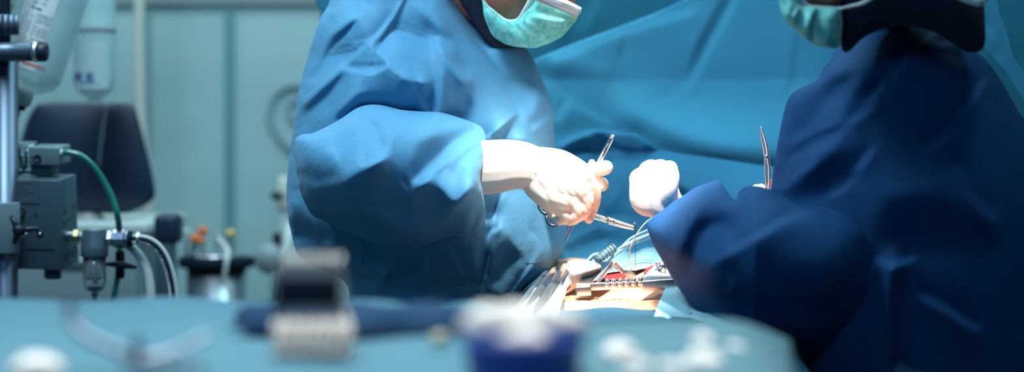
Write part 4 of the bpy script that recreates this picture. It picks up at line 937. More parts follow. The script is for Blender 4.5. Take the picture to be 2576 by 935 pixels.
mb = MB(); mb.tube(pxpath([(1590, 574, 2.5275), (1594, 563, 2.5275), (1597, 560, 2.5275), (1599, 564, 2.5275)], 5), .0007, 8); mb.build('needle_shaft', 'steel_bright', sn)
mb = MB(); mb.tube(pxpath([(1598, 563, 2.527), (1597.5, 600, 2.53), (1598.5, 640, 2.545), (1597, 690, 2.60)], 8), .00042, 6)
o = mb.build('suture_thread', 'thread_black'); tag(o, 'fine black suture thread hanging straight down from the needle holder', 'thread')
mb = MB(); mb.tube(pxpath([(1645, 545, 2.56), (1622, 562, 2.55), (1598, 595, 2.55), (1584, 630, 2.56), (1583, 655, 2.58), (1589, 672, 2.60), (1584, 682, 2.61)], 8), .0009, 8)
o = mb.build('suture_thread', 'thread_grey'); tag(o, 'curved pale grey thread looping down beside the black suture', 'thread')
fc = empty('forceps', P(1424, 605, 2.55), 'slim steel forceps held upright in the left surgeon\'s far hand', 'forceps')
fa = [(1542, 345, 2.545), (1532, 366, 2.545), (1512, 405, 2.548), (1490, 452, 2.55), (1462, 515, 2.552), (1448, 556, 2.553), (1430, 592, 2.553), (1423, 607, 2.553)]
bar('arm', fa, .0030, .0007, 'steel', fc, flat=(.8, 1)); bar('arm', [(1539, 344, 2.56), (1527, 366, 2.562), (1505, 405, 2.566), (1480, 452, 2.568), (1447, 520, 2.566), (1434, 560, 2.562), (1425, 594, 2.556), (1423, 606, 2.554)], .0030, .0007, 'steel', fc, flat=(.8, 1))
MB().ball(P(1541, 344, 2.552), .0036, 1, 2.4, 1, n=8).build('spring_end', 'steel_rough', fc)
MB().tube([P(1531, 361, 2.541), P(1516, 393, 2.543)], .0011, 8).build('grip_slot', 'black_plastic', fc)
cc = empty('curved_clamp', P(1932, 475, 2.48), 'polished curved clamp standing upright beside the navy gown', 'clamp')
bar('jaw', [(1914, 318, 2.478), (1919, 335, 2.478), (1926, 358, 2.478), (1931, 385, 2.478), (1931, 402, 2.478)], .0017, .0044, 'steel_bright', cc, 12)
bar('jaw', [(1913, 319, 2.484), (1915, 340, 2.484), (1919, 362, 2.484), (1924, 388, 2.484), (1926, 404, 2.484)], .0015, .0044, 'steel_rough', cc, 12)
MB().lathe(P(1926, 394, 2.482), [(0, 0), (.0026, 0), (.0026, .010), (.0018, .0108), (0, .0108)], 16, axis=(0, -1, 0)).build('hinge_screw', 'steel_rough', cc)
bar('shank', [(1931, 400, 2.478), (1935, 425, 2.478), (1935, 455, 2.48), (1934, 500, 2.49)], .0040, .0030, 'steel_bright', cc)
bar('shank', [(1926, 400, 2.486), (1925, 430, 2.486), (1927, 455, 2.488), (1929, 500, 2.495)], .0036, .0028, 'steel_rough', cc)

# clear tubes and plastic at the wound
def tube_thing(name, pts, r, m, lab, cat_, n=12, k=8, grp=None):
    mb = MB(); mb.tube(pxpath(pts, k), r, n); o = mb.build(name, m); tag(o, lab, cat_, grp); return o
tube_thing('suction_tube', [(1640, 590, 2.66), (1600, 606, 2.64), (1560, 628, 2.62), (1520, 660, 2.60), (1500, 680, 2.58), (1470, 720, 2.52)], .0045, 'clear_tube', 'clear suction tube running from the fist down to the swab', 'tube')
tube_thing('suction_tube', [(1645, 575, 2.68), (1590, 600, 2.66), (1545, 640, 2.63), (1500, 640, 2.62), (1480, 655, 2.61), (1440, 690, 2.60)], .0035, 'clear_tube', 'thin clear tube curling behind the first suction tube', 'tube')
su = empty('suction_tip', P(1500, 655, 2.60), 'ribbed clear suction connector lying behind the gauze swab', 'suction tip')
mb = MB(); mb.tube([P(1545, 622, 2.61), P(1500, 655, 2.595)], [.0065, .0055], 14); mb.build('barrel', 'clear_plastic', su)
mb = MB()
for k in range(6): mb.lathe(P(1542-k*7, 624+k*5.3, 2.608-k*.002), [(.0068, -.0008), (.0076, 0), (.0068, .0008)], 16, axis=(P(1500, 655, 2.595)-P(1545, 622, 2.61)))
mb.build('rib', 'clear_plastic', su)
for k, (a, b_, rr, lb) in enumerate(((1425, 0, .0085, 'wide clear drain tube nearest the bared skin'), (1398, 4, .007, 'clear drain tube between its two neighbours under the gown'), (1376, 8, .006, 'narrow clear drain tube closest to the blue gown'))):
    tube_thing('drain_tube', [(a, 672+b_*2, 2.60), (a-22, 705+b_, 2.52), (a-52, 750, 2.40), (a-85, 805, 2.30), (a-100, 860, 2.2)], rr, 'clear_tube', lb, 'tube', 14)
tube_thing('thin_line', [(1436, 720, 2.50), (1410, 742, 2.47), (1390, 752, 2.44), (1370, 765, 2.40), (1340, 800, 2.33)], .0008, 'black_plastic', 'thin black thread running left from the retractor end block', 'thread')


# ------------------------------------------------------------------ equipment stand on the left
YS = 2.9; s9 = YS/F
def px3(x, y, Y=YS): return P(x, y, Y)
pole = empty('equipment_pole', (P(12, 350, YS).x, YS, 0), 'thick steel pole with a crossbar and clamps at the left picture edge', 'pole')
mb = MB(); x0 = P(12, 350, YS).x
mb.tube([(x0, YS, .02), (x0, YS, P(0, 112, YS).z)], 33*s9, 36); mb.build('post', 'pole_steel', pole)
MB().lathe((x0, YS, 0), [(.17, 0), (.17, .02), (.05, .035), (.03, .05), (0, .05)], 32).build('foot_plate', 'steel_rough', pole)
mb = MB(); mb.tube([(x0, YS, P(0, 150, YS).z), (x0, YS, 1.95)], 15*s9, 24); mb.build('upper_post', 'pole_steel', pole)
mb = MB(); c = P(10, 88, YS)
for k, (dx, w) in enumerate(((-30, 16), (-14, 16), (2, 15), (16, 14), (29, 12))): mb.tube([P(12+dx, 87, YS-.012-.012*math.cos(dx/24)), P(12+dx, 37, YS-.012-.012*math.cos(dx/24))], w/2*s9*1.15, 10)
mb.tube([P(12, 87, YS), P(12, 38, YS)], 27*s9, 18); mb.build('lobed_collar', 'pole_steel', pole)
mb = MB(); mb.tube([P(-90, 131, YS-.03), P(88, 130, YS-.03)], 24*s9, 32); cb = mb.build('crossbar', 'pole_steel', pole)
MB().lathe(P(84, 130, YS-.03), [(0, 0), (25*s9, 0), (27*s9, 2*s9), (27*s9, 9*s9), (25*s9, 12*s9), (0, 12*s9)], 32, axis=(1, 0, 0)).build('collar_ring', 'steel_bright', cb)
MB().lathe(P(95, 130, YS-.03), [(0, 0), (24*s9, 0), (25*s9, 6*s9), (25*s9, 18*s9), (21*s9, 24*s9), (14*s9, 26*s9), (0, 26*s9)], 32, axis=(1, 0, 0)).build('end_cap', 'black_plastic', cb)
rz = Matrix.Rotation(math.radians(24), 3, 'Z')
MB().box(P(16, 572, YS-.012), (56*s9, .05, 126*s9), rz, bev=.0012).build('clamp_block', 'alu_light', pole, ang=35)
mb = MB(); kc = P(46, 578, YS-.048)
for a, b in ((30, 546), (92, 575), (37, 608)):
    e = P(a, b, YS-.052); mb.tube([kc, kc.lerp(e, .5), e], [11*s9, 8*s9, 5.5*s9], 10, flat=(1, 1)); mb.ball(e, 5.6*s9, n=6)
mb.lathe(kc, [(0, -.012), (13*s9, -.01), (13*s9, .006), (8*s9, .01), (0, .01)], 18, axis=(0, -1, 0))
mb.build('tri_lobe_knob', 'black_plastic', pole)
mb = MB(); mb.tube([P(42, 590, YS-.03), P(66, 590, YS-.045)], 6*s9, 12); mb.build('knob_bolt', 'steel', pole)

# gas block with its filter and hoses
gb = empty('gas_valve_block', P(112, 668, YS+.03), 'grey metal gas valve block with filter bowl mounted on the steel pole', 'gas valve')
tilt = Matrix.Rotation(math.radians(7), 3, 'X') @ Matrix.Rotation(math.radians(-8), 3, 'Z')
YB = YS+.035
bc = P(108, 556, YB); bw, bd, bh = 138*s9, .075, 228*s9
MB().box(bc, (bw, bd, bh), tilt, bev=.0015).build('housing', 'alu_paint', gb, ang=35)
def onblock(u, v, off=0):                                            # point on the front face: px offsets from its centre
    return bc+tilt @ Vector((u*s9, -bd/2-off, -v*s9))
def onside(u, v, off=0):
    return bc+tilt @ Vector((bw/2+off, (u-.5)*bd, -v*s9))
fn_ = tilt @ Vector((0, -1, 0)); sn_ = tilt @ Vector((1, 0, 0))
MB().box(onblock(-24, -84, .0004), (80*s9, .0012, 58*s9), tilt).build('rating_plate', 'plate_grey', gb, smooth=False)
mb = MB()
for r_, w_2 in enumerate((62, 40, 54, 66, 48, 34)):
    for k in range(int(w_2/7)): mb.box(onblock(-56+k*7+2, -106+r_*8, .0012), (5.2*s9, .0003, 2.6*s9), tilt)
mb.build('plate_print', 'ink', gb, smooth=False)
def hole(u, v, r, side=False):
    c = onside(u, v, .0002) if side else onblock(u, v, .0002); a = sn_ if side else fn_
    mb = MB().lathe(c, [(r*s9, -.001), (r*s9, .0006), (r*s9*.72, .0003), (r*s9*.66, -.0008), (0, -.0008)], 18, axis=a); mb.build('socket', 'black_plastic', gb)
for u, v, r in ((-37, -32, 16), (-29, -16, 6), (6, -28, 5), (15, 22, 9), (-2, 86, 4)): hole(u, v, r)
for u, v, r in ((.28, -30, 5), (.8, -34, 5), (.25, 0, 8), (.5, -6, 4), (.72, -10, 4), (.35, 82, 16), (.75, 80, 15)): hole(u, v, r, True)
MB().lathe(onblock(15, 22, .0006), [(3*s9, -.001), (3*s9, .001), (0, .001)], 12, axis=fn_).build('socket_pin', 'steel_bright', gb)
MB().box(onblock(15, 62, .0003), (76*s9, .0008, 2*s9), tilt).build('seam_line', 'black_plastic', gb, smooth=False)
mb = MB().lathe(onblock(-58, 96, -.002), [(0, 0), (9*s9, 0), (9*s9, .004), (7*s9, .0045), (6*s9, .001), (0, .001)], 20, axis=fn_); mb.build('port_ring', 'steel_bright', gb)
MB().lathe(P(133, 700, YB), [(0, -1*s9), (19*s9, -1*s9), (22*s9, 4*s9), (22*s9, 48*s9), (0, 48*s9)], 28).build('bottom_cylinder', 'plate_grey', gb)
# top valve
tv = MB().box(P(125, 388, YB-.005), (80*s9, .05, 44*s9), tilt, bev=.001).build('top_valve', 'alu_light', gb, ang=35)
MB().box(P(112, 422, YB+.005), (52*s9, .04, 30*s9), tilt, bev=.001).build('valve_neck', 'plate_grey', gb, ang=35)
c = P(110, 392, YB-.005)+tilt @ Vector((0, -.0255, 0))
MB().lathe(c, [(9*s9, -.001), (9*s9, .0008), (7*s9, .0005), (6.5*s9, -.0006), (0, -.0006)], 20, axis=fn_).build('port', 'black_plastic', tv)
MB().lathe(c+Vector((-13*s9, 0, .001)), [(3.5*s9, -.001), (3.5*s9, .0006), (0, .0006)], 12, axis=fn_).build('port', 'black_plastic', tv)
MB().box(P(80, 396, YB-.012), (6*s9, .02, 66*s9), tilt, bev=.0006).build('edge_plate', 'white_plastic', gb, ang=35)
MB().box(P(60, 362, YB), (38*s9, .05, 5*s9), tilt, bev=.0005).build('clear_lid', 'clear_plastic', gb, ang=35)
for k, x_ in enumerate((52, 68)):
    MB().lathe(P(x_, 428, YB-.005), [(0, 0), (8*s9, 0), (8*s9, 60*s9), (6*s9, 62*s9), (0, 62*s9)], 18).build('sight_tube', 'clear_plastic', gb)
MB().tube([P(66, 379, YB-.02), P(80, 379, YB-.02)], 5*s9, 14).build('white_pin', 'white_plastic', gb)
for x_ in (52, 66): MB().box(P(x_, 408, YB-.004), (5*s9, .008, 32*s9)).build('blue_float', 'cup_blue', gb, smooth=False)
# fitting, filter
YT = YB-.012
MB().tube([P(158, 592, YT), P(186, 592, YT)], 13*s9, 12).build('inlet_fitting', 'steel', gb, ang=40)
MB().lathe(P(184, 592, YT), [(0, 0), (15*s9, 0), (17*s9, 3*s9), (17*s9, 15*s9), (14*s9, 18*s9), (0, 18*s9)], 6, axis=(1, 0, 0)).build('brass_nut', 'brass', gb, smooth=False)
MB().tube([P(200, 592, YT), P(210, 592, YT)], 10*s9, 14).build('nozzle', 'white_plastic', gb)
fl = MB().lathe(P(238, 645, YT), [(0, 0), (33*s9, 0), (34*s9, 3*s9), (34*s9, 28*s9), (32*s9, 32*s9), (32*s9, 64*s9), (30*s9, 68*s9), (20*s9, 70*s9), (0, 70*s9)], 40).build('filter_head', 'alu_paint', gb, ang=30)
MB().lathe(P(238, 578, YT), [(0, -1*s9), (26*s9, -1*s9), (27*s9, 1*s9), (22*s9, 3.5*s9), (0, 3.5*s9)], 32).build('filter_cap', 'alu_light', fl)
MB().lathe(P(238, 738, YT), [(0, 0), (10*s9, 0), (20*s9, 4*s9), (26*s9, 12*s9), (28*s9, 24*s9), (29*s9, 94*s9), (27.5*s9, 94*s9), (26*s9, 26*s9), (18*s9, 9*s9), (0, 6*s9)], 36).build('filter_bowl', 'clear_plastic', gb)
fe = MB().lathe(P(236, 700, YT), [(0, 0), (16*s9, 0), (17*s9, 2*s9), (17*s9, 54*s9), (0, 54*s9)], 28).build('filter_element', 'steel_rough', gb)
MB().lathe(P(236, 704, YT), [(0, 0), (19*s9, 0), (19*s9, 5*s9), (0, 5*s9)], 24).build('baffle', 'black_plastic', fe)
MB().box(P(240, 709, YT), (12*s9, 10*s9, 10*s9), bev=.0005).build('drain_catch', 'black_plastic', fe)
MB().lathe(P(238, 728, YT), [(0, 0), (16*s9, 0), (16*s9, 6*s9), (0, 6*s9)], 24).build('baffle', 'black_plastic', fe)
MB().lathe(P(238, 758, YT), [(0, 0), (5*s9, 0), (5*s9, 12*s9), (8*s9, 13*s9), (8*s9, 22*s9), (0, 22*s9)], 18).build('drain_nipple', 'grey_plastic', gb)
MB().tube([P(264, 597, YT), P(274, 597, YT)], 10*s9, 14).build('nozzle', 'white_plastic', gb)
MB().lathe(P(270, 599, YT), [(0, 0), (19*s9, 0), (22*s9, 3*s9), (22*s9, 12*s9), (18*s9, 15*s9), (0, 15*s9)], 6, axis=(1, 0, .0)).build('hex_nut', 'steel', gb, smooth=False)
MB().lathe(P(284, 600, YT), [(0, 0), (20*s9, 0), (23*s9, 2*s9), (23*s9, 30*s9), (19*s9, 34*s9), (19*s9, 42*s9), (0, 42*s9)], 8, axis=(1, 0, .0)).build('hose_coupling', 'steel', gb, smooth=False)
MB().lathe(P(322, 600, YT), [(0, 0), (21*s9, 0), (21*s9, 8*s9), (17*s9, 12*s9), (0, 12*s9)], 24, axis=(1, 0, 0)).build('rubber_seal', 'black_rubber', gb)
MB().lathe(P(344, 601, YT), [(0, 0), (17*s9, 0), (18*s9, 2*s9), (18*s9, 9*s9), (0, 9*s9)], 24, axis=(1, 0, .08)).build('hose_clip', 'steel_bright', gb)
gt = tube_thing('green_hose', [(158, 384, YT-.01), (176, 384, YT-.01), (205, 393, YT-.01), (235, 419, YT-.005), (262, 458, YT), (283, 500, YT), (296, 545, YT), (301, 590, YT+.03), (301, 640, YT+.03), (297, 690, YT+.03), (289, 735, YT+.03), (276, 800, YT+.03), (268, 900, YT+.03)], 8*s9, 'green_tube', 'dark green hose arching down from the top valve of the gas block', 'hose', 16)
MB().lathe(P(146, 384, YT-.01), [(0, 0), (7*s9, 0), (10*s9, 4*s9), (10*s9, 9*s9), (7*s9, 14*s9), (0, 14*s9)], 18, axis=(1, 0, 0)).build('hose_fitting', 'white_plastic', gb)
wk = empty('wing_clip', P(305, 672, YT+.015), 'black wing clip across the dark green hose', 'clip')
mb = MB(); mb.tube([P(264, 664, YT+.012), P(290, 664, YT+.012), P(305, 668, YT+.012), P(320, 668, YT+.012), P(344, 673, YT+.012)], [4*s9, 8*s9, 12*s9, 8*s9, 3.5*s9], 12, flat=(.7, 1)); mb.build('wing', 'black_plastic', wk)
MB().lathe(P(302, 700, YT+.03), [(8.4*s9, 0), (12*s9, 6*s9), (12*s9, 66*s9), (8.4*s9, 72*s9)], 18, axis=(0, 0, 1)).build('sleeve', 'black_rubber', wk)
tube_thing('braided_hose', [(318, 612, YT+.015), (335, 626, YT+.015), (354, 648, YT+.015), (370, 680, YT+.015), (378, 720, YT+.015), (380, 765, YT+.015), (378, 850, YT+.015)], 11.5*s9, 'white_tube', 'thick translucent white hose curving down behind the filter', 'hose', 18)
sh = empty('striped_hose', P(438, 900, YT), 'white hose with a black stripe curving down from the steel coupling', 'hose')
hp_ = [(334, 601), (352, 602), (372, 606), (392, 618), (408, 637), (421, 664), (430, 695), (436, 730), (438, 770), (438, 860)]
mb = MB(); mb.tube(pxpath([(a, b, YT) for a, b in hp_], 6), 11.5*s9, 16); mb.build('core', 'black_rubber', sh)
def offs(d):
    o = []
    for i, (a, b) in enumerate(hp_):
        p, q = hp_[max(i-1, 0)], hp_[min(i+1, len(hp_)-1)]; t = np.array([q[0]-p[0], q[1]-p[1]], float); t /= np.hypot(*t); o.append((a+t[1]*d, b-t[0]*d, YT-.0045))
    return o
for d in (-7.5, 8): 
    mb = MB(); mb.tube(pxpath(offs(d), 6), 4.6*s9, 12); mb.build('white_stripe', 'white_tube', sh)
mb = MB(); oo = cat(offs(-7.5), 12)
for k in range(10, 78, 2):
    if k % 14 < 11 and k+1 < len(oo):
        a, b = oo[k], oo[k+1]; rot = Matrix.Rotation(math.atan2(b[1]-a[1], b[0]-a[0]), 3, 'Y')
        mb.box(P(a[0], a[1], YT-.0045-4.7*s9), (2.2*s9, .0006, 3.6*s9), rot)
mb.build('hose_print', 'ink', sh, smooth=False)

# hanging bottles
YI = 3.02; si = YI/F
def bottle(name, cx, cy, tilt_deg, R_, Lup, Ldn, Y, lab):
    s_ = Y/F; a = math.radians(tilt_deg); ax = Vector((math.sin(a), 0, math.cos(a)))     # towards the hanging end (up)
    c = P(cx, cy, Y); t = empty(name, tuple(c-ax*(Ldn+50)*s_), lab, 'infusion bottle')
    R1 = R_*s_
    prof = [(.012, -Ldn*s_-.004), (.016, -Ldn*s_), (R1*.30, -Ldn*s_+.001), (R1*.55, -Ldn*s_+.005), (R1*.85, -Ldn*s_+.016), (R1*.98, -Ldn*s_+.030), (R1, -Ldn*s_+.045), (R1, Lup*s_-.02), (R1*.92, Lup*s_-.006), (R1*.7, Lup*s_), (0, Lup*s_)]
    MB().lathe(c, prof, 40, axis=ax).build('bottle_body', 'bottle_plastic', t)
    return t, c, ax, s_, R1
ib, ic, iax, si, R1 = bottle('infusion_bottle', 113, 60, 18.5, 84, 240, 178, YI, 'upside-down clear infusion bottle with a printed label behind the steel crossbar')
e0 = ic-iax*(178*si)
MB().lathe(e0, [(0, .006), (.013, .006), (.0165, .003), (.020, .0), (.021, -.008), (.020, -.020), (.017, -.024), (0, -.024)], 28, axis=iax).build('cap', 'white_plastic', ib)
MB().lathe(e0-iax*.024, [(0, 0), (.015, 0), (.014, -.008), (0, -.008)], 24, axis=iax).build('rubber_stopper', 'black_rubber', ib)
MB().lathe(e0-iax*.03, [(0, 0), (.006, 0), (.009, -.008), (.009, -.03), (.004, -.038), (0, -.038)], 20, axis=iax).build('drip_spike', 'white_plastic', ib)
# hanger loop so the bottle hangs from the ceiling rail
top = ic+iax*(240*si)
mb = MB(); mb.tube([top-iax*.003, top+iax*.04, Vector((top.x+.02, top.y, top.z+.3)), Vector((top.x+.02, top.y, 2.995))], .0018, 8); mb.build('hanger_cord', 'grey_plastic', ib)
side = iax.cross(Vector((0, 1, 0))).normalized()
if side.x < 0: side = -side
def oncyl(u, v, rr):                                                 # u metres around the bottle, v metres up its axis
    th = u/R1; return ic+iax*v+side*math.sin(th)*rr+Vector((0, -1, 0))*math.cos(th)*rr
lw, lt, lb = 41*si, 112*si, -118*si; V = []; Fc = []
for j in range(2):
    for i in range(17): V.append(oncyl(-lw+2*lw*i/16-.003, lt if j else lb, R1+.0006))
for i in range(16): Fc.append((i, i+1, i+18, i+17))
lbm = link('label', V, Fc, 'paper', ib); lbm['label'] = 'white printed label'
def text_on(txt, size, u, v, m, flip, name, bold=0):
    cu = bpy.data.curves.new('t', 'FONT'); cu.body = txt; cu.size = size; cu.offset = bold; cu.align_x = 'CENTER'; cu.resolution_u = 3
    o = bpy.data.objects.new('t', cu); COL.objects.link(o); dg = bpy.context.evaluated_depsgraph_get(); dg.update()
    me = bpy.data.meshes.new_from_object(o.evaluated_get(dg)); vs = [(q.co.x, q.co.y) for q in me.vertices]; fs = [tuple(p.vertices) for p in me.polygons]
    COL.objects.unlink(o); bpy.data.objects.remove(o)
    sg = -1 if flip else 1
    return link(name, [oncyl(u-.003+a*sg, v+b*sg, R1+.0011) for a, b in vs], fs, m, lbm, smooth=False)
px_ = si
text_on('Gelofusine 4 g/ 100 ml', 13.5*px_*1.15, -16*px_, 95*px_, 'ink_red', False, 'lettering', .00012)
text_on('B BRAUN', 15*px_, 12*px_, 90*px_, 'ink', True, 'lettering', .0003)
text_on('08 2018', 10*px_, 2*px_, 62*px_, 'ink_soft', True, 'lettering'); text_on('18211881', 10*px_, 0, 50*px_, 'ink_soft', True, 'lettering')
text_on('500 ml', 10*px_, -4*px_, 35*px_, 'ink', True, 'lettering', .0002)
text_on('Gelofusine 4 g/ 100 ml', 13.5*px_, 0, -101*px_, 'ink_red', True, 'lettering', .00025)
mb = MB(); rr = random.Random(3)
for r_ in range(30):
    v = (72-r_*5.3)*px_
    for k in range(18):
        u = (-38+k*4.3)*px_
        if abs(k-8) < 1 or (v > 22*px_ and k > 6) or rr.random() < .12 or (r_ in (8, 15, 21) and k > 9): continue
        q = [oncyl(u-.003, v, R1+.001), oncyl(u-.003+3.6*px_, v, R1+.001), oncyl(u-.003+3.6*px_, v+2.4*px_, R1+.001), oncyl(u-.003, v+2.4*px_, R1+.001)]; mb.add(q, [(0, 1, 2, 3)])
mb.build('small_print', 'ink_soft', lbm, smooth=False)
mb = MB(); mb.add([oncyl((-33+a)*px_-.003, (83+b)*px_, R1+.001) for a, b in ((0, 8), (9, 8), (9, 1), (4.5, -6), (0, 1))], [(0, 1, 2, 3, 4)]); mb.build('shield_mark', 'ink_soft', lbm, smooth=False)

ib2, ic2, ax2, s2_, R2 = bottle('infusion_bottle', 238, 110, 0, 52, 150, 138, 3.55, 'blurred clear bottle with blue lettering hanging behind the labelled one')
MB().lathe(ic2+Vector((0, 0, 28*s2_)), [(R2+.0005, 0), (R2+.0015, .001), (R2+.0015, .010), (R2+.0005, .011)], 36).build('grey_band', 'ink_soft', ib2)
cu = bpy.data.curves.new('t', 'FONT'); cu.body = 'PUL'; cu.size = 40*s2_; cu.offset = .0012; cu.align_x = 'CENTER'; o = bpy.data.objects.new('t', cu); COL.objects.link(o)
dg = bpy.context.evaluated_depsgraph_get(); dg.update(); me = bpy.data.meshes.new_from_object(o.evaluated_get(dg))
vs = [(q.co.x, q.co.y) for q in me.vertices]; fs = [tuple(p.vertices) for p in me.polygons]; COL.objects.unlink(o); bpy.data.objects.remove(o)
link('lettering', [ic2+Vector((math.sin((a-.012)/R2)*(R2+.001), -math.cos((a-.012)/R2)*(R2+.001), b-103*s2_)) for a, b in vs], fs, 'ink_blue', ib2, smooth=False)
V = []; Fc = []
for j in range(2):
    for i in range(13):
        th = -.95+1.9*i/12; V.append(ic2+Vector((math.sin(th)*(R2+.0006), -math.cos(th)*(R2+.0006), (5 if j else -115)*s2_)))
for i in range(12): Fc.append((i, i+1, i+14, i+13))
link('label', V, Fc, 'label_faint', ib2)
mb = MB(); t2_ = ic2+Vector((0, 0, 150*s2_)); mb.tube([t2_-Vector((0, 0, .003)), Vector((t2_.x, t2_.y, 2.995))], .002, 8); mb.build('hanger_cord', 'grey_plastic', ib2)

# ------------------------------------------------------------------ blurred things further back
tube_thing('wall_pipe', [(350, -700, 4.6), (350, 0, 4.6), (352, 200, 4.6), (356, 330, 4.6), (372, 480, 4.6), (374, 700, 4.6), (374, 1650, 4.6)], .0135, 'cream_plastic', 'pale vertical pipe running down the wall behind the monitor', 'pipe', 16)
mo = empty('monitor', P(225, 560, 3.75), 'dark monitor turned with its back to us on the pale cabinet', 'monitor')
e = bpy.data.objects.new('tmp_e', None)
mo_b = relief('casing', [(88, 268), (100, 260), (150, 257), (250, 258), (325, 260), (338, 268), (352, 310), (372, 390), (388, 462), (389, 492), (376, 510), (350, 524), (318, 536), (280, 538), (200, 534), (100, 528), (50, 520), (36, 480), (42, 400), (62, 320), (76, 286)], 3.78, .05, 'screen_navy', mo, step=8, back=.04, rn=3, inflate_pow=.25)
bar('thin_line', [(268, 262, 3.70), (262, 300, 3.705), (254, 360, 3.705), (248, 420, 3.705)], .004, .003, 'grey_plastic', mo)  # pale glare on the casing, built as a thin bar
MB().lathe(P(226, 552, 3.78), [(0, 0), (36*3.78/F, 0), (34*3.78/F, .006), (28*3.78/F, .012), (28*3.78/F, .03), (0, .03)], 24).build('foot', 'cream_plastic', mo)
cab = empty('cabinet', (P(260, 0, 3.8).x, 3.85, 0), 'pale teal cabinet under the dark monitor', 'cabinet')
cz_ = P(0, 551, 3.8).z; cx_ = P(235, 0, 3.8).x
MB().box((cx_, 3.86, cz_-.012), (.30, .42, .024), bev=.006).build('worktop', 'white_plastic', cab)
MB().box((cx_-.01, 3.87, (cz_-.024)/2), (.28, .38, cz_-.024), bev=.004).build('body', 'alu_light', cab)
for k in range(3):
    d_ = MB().box((cx_-.01, 3.675, cz_-.11-k*.17), (.26, .012, .15), bev=.003).build('drawer', 'grey_plastic', cab)
    MB().tube([(cx_-.06, 3.655, cz_-.08-k*.17), (cx_+.04, 3.655, cz_-.08-k*.17)], .005, 8).build('handle', 'steel', d_)
bx = empty('suction_pump', P(425, 760, 3.55), 'dark navy boxy pump standing between cabinet and steel canister', 'pump')
MB().box(P(424, 575, 3.55), (.050, .06, .058), bev=.01).build('pump_head', 'screen_navy', bx)
MB().box(P(418, 690, 3.55), (.034, .05, .145), bev=.004).build('pump_body', 'alu_paint', bx)
MB().box(P(418, 880, 3.55), (.030, .04, .19), bev=.004).build('pump_column', 'alu_paint', bx)
z_ = P(0, 990, 3.55).z
MB().tube([P(418, 970, 3.55), (P(418, 0, 3.55).x, 3.55, .02)], .012, 12).build('stand', 'steel_rough', bx)
MB().lathe((P(418, 0, 3.55).x, 3.55, 0), [(.07, 0), (.07, .02), (.012, .03)], 24).build('stand_foot', 'black_plastic', bx)
YC = 3.95; sC = YC/F
ca = empty('steel_canister', (P(540, 0, YC).x, YC, 0), 'round steel canister with a thick dark rim and instruments on its lid', 'canister')
czn = P(0, 646, YC).z; cxn = P(545, 0, YC).x
MB().lathe((cxn, YC, .55), [(0, 0), (72*sC, 0), (74*sC, .01), (74*sC, czn-.56), (0, czn-.56)], 48).build('drum', 'steel_rough', ca)
MB().lathe((cxn, YC, czn-.022), [(0, 0), (92*sC, 0), (96*sC, .005), (96*sC, .018), (92*sC, .022), (0, .022)], 48).build('rim', 'black_rubber', ca)
MB().lathe((cxn, YC, czn), [(0, 0), (84*sC, 0), (82*sC, .006), (0, .008)], 48).build('lid', 'steel', ca)
MB().tube([(cxn, YC, .03), (cxn, YC, .56)], .03, 16).build('column', 'steel', ca); MB().lathe((cxn, YC, 0), [(.1, 0), (.1, .02), (.03, .04)], 32).build('foot', 'steel_rough', ca)
def knob(px, py, r, h, m, lab, cat_='valve knob', Y=YC, n='valve_knob'):
    p = P(px, py, Y); t = empty(n, (p.x, Y, czn+.007), lab, cat_)
    r = r*sC; hh = max(p.z-(czn+.007), .006)
    MB().lathe((p.x, Y, czn+.007), [(r*.5, 0), (r*.45, hh*.6), (r*.4, hh)], 16).build('stem', 'steel_rough', t)
    MB().lathe((p.x, Y, czn+.007+hh), [(0, -r*.6), (r*.9, -r*.5), (r, 0), (r*.9, r*.6), (r*.5, r*.9), (0, r)], 20).build('cap', m, t)
knob(510, 582, 13, 0, 'orange_plastic', 'taller round orange knob standing on the steel canister')
knob(492, 602, 14, 0, 'orange_plastic', 'shorter orange knob at the front of the steel canister', Y=YC-.03)
knob(508, 606, 9, 0, 'orange_plastic', 'small orange knob low between the two others', Y=YC-.06)
knob(580, 588, 12, 0, 'yellow_plastic', 'yellow capped knob on the right of the steel canister', Y=YC+.02)
knob(545, 590, 8, 0, 'grey_plastic', 'grey knob standing between the orange and yellow knobs', Y=YC)
knob(470, 585, 9, 0, 'white_plastic', 'white knob on the left of the orange ones', Y=YC+.03)
knob(487, 622, 8, 0, 'black_plastic', 'low black knob at the front of the orange ones', Y=YC-.07)
tube_thing('drain_tube', [(548, 598, YC-.02), (560, 612, YC-.06), (572, 628, YC-.10), (570, 660, YC-.12), (566, 700, YC-.115), (578, 740, YC-.11), (580, 850, YC-.11)], .005, 'white_tube', 'thin pale tube hanging over the rim of the steel canister', 'tube')
tube_thing('coiled_hose', [(760, 216, 5.186), (735, 214, 5.186), (705, 226, 5.186), (684, 252, 5.186), (678, 290, 5.186), (690, 325, 5.186), (712, 355, 5.186), (740, 378, 5.186), (770, 400, 5.186)], .0085, 'grey_tube', 'grey hose looping in a wide curve on the wall behind the light gown', 'hose')
tube_thing('coiled_hose', [(775, 252, 5.188), (745, 250, 5.188), (728, 262, 5.188), (724, 280, 5.188), (733, 298, 5.188), (755, 308, 5.188), (780, 310, 5.188)], .007, 'grey_tube', 'small inner loop of pale hose inside the wide hose curve', 'hose')
YV = 4.2; sV = YV/F
vs_ = empty('infusion_stand', (P(715, 0, YV).x, YV, 0), 'blurred pale stand with a black knob beside the light gown', 'stand')
xv = P(715, 0, YV).x
MB().tube([(xv, YV, .03), (xv, YV, P(0, 440, YV).z)], 11*sV, 16).build('post', 'grey_plastic', vs_)
MB().lathe((xv, YV, P(0, 530, YV).z), [(0, 0), (14*sV, 0), (17*sV, .01), (17*sV, 78*sV), (10*sV, 88*sV), (0, 90*sV)], 24).build('white_sleeve', 'cream_plastic', vs_)
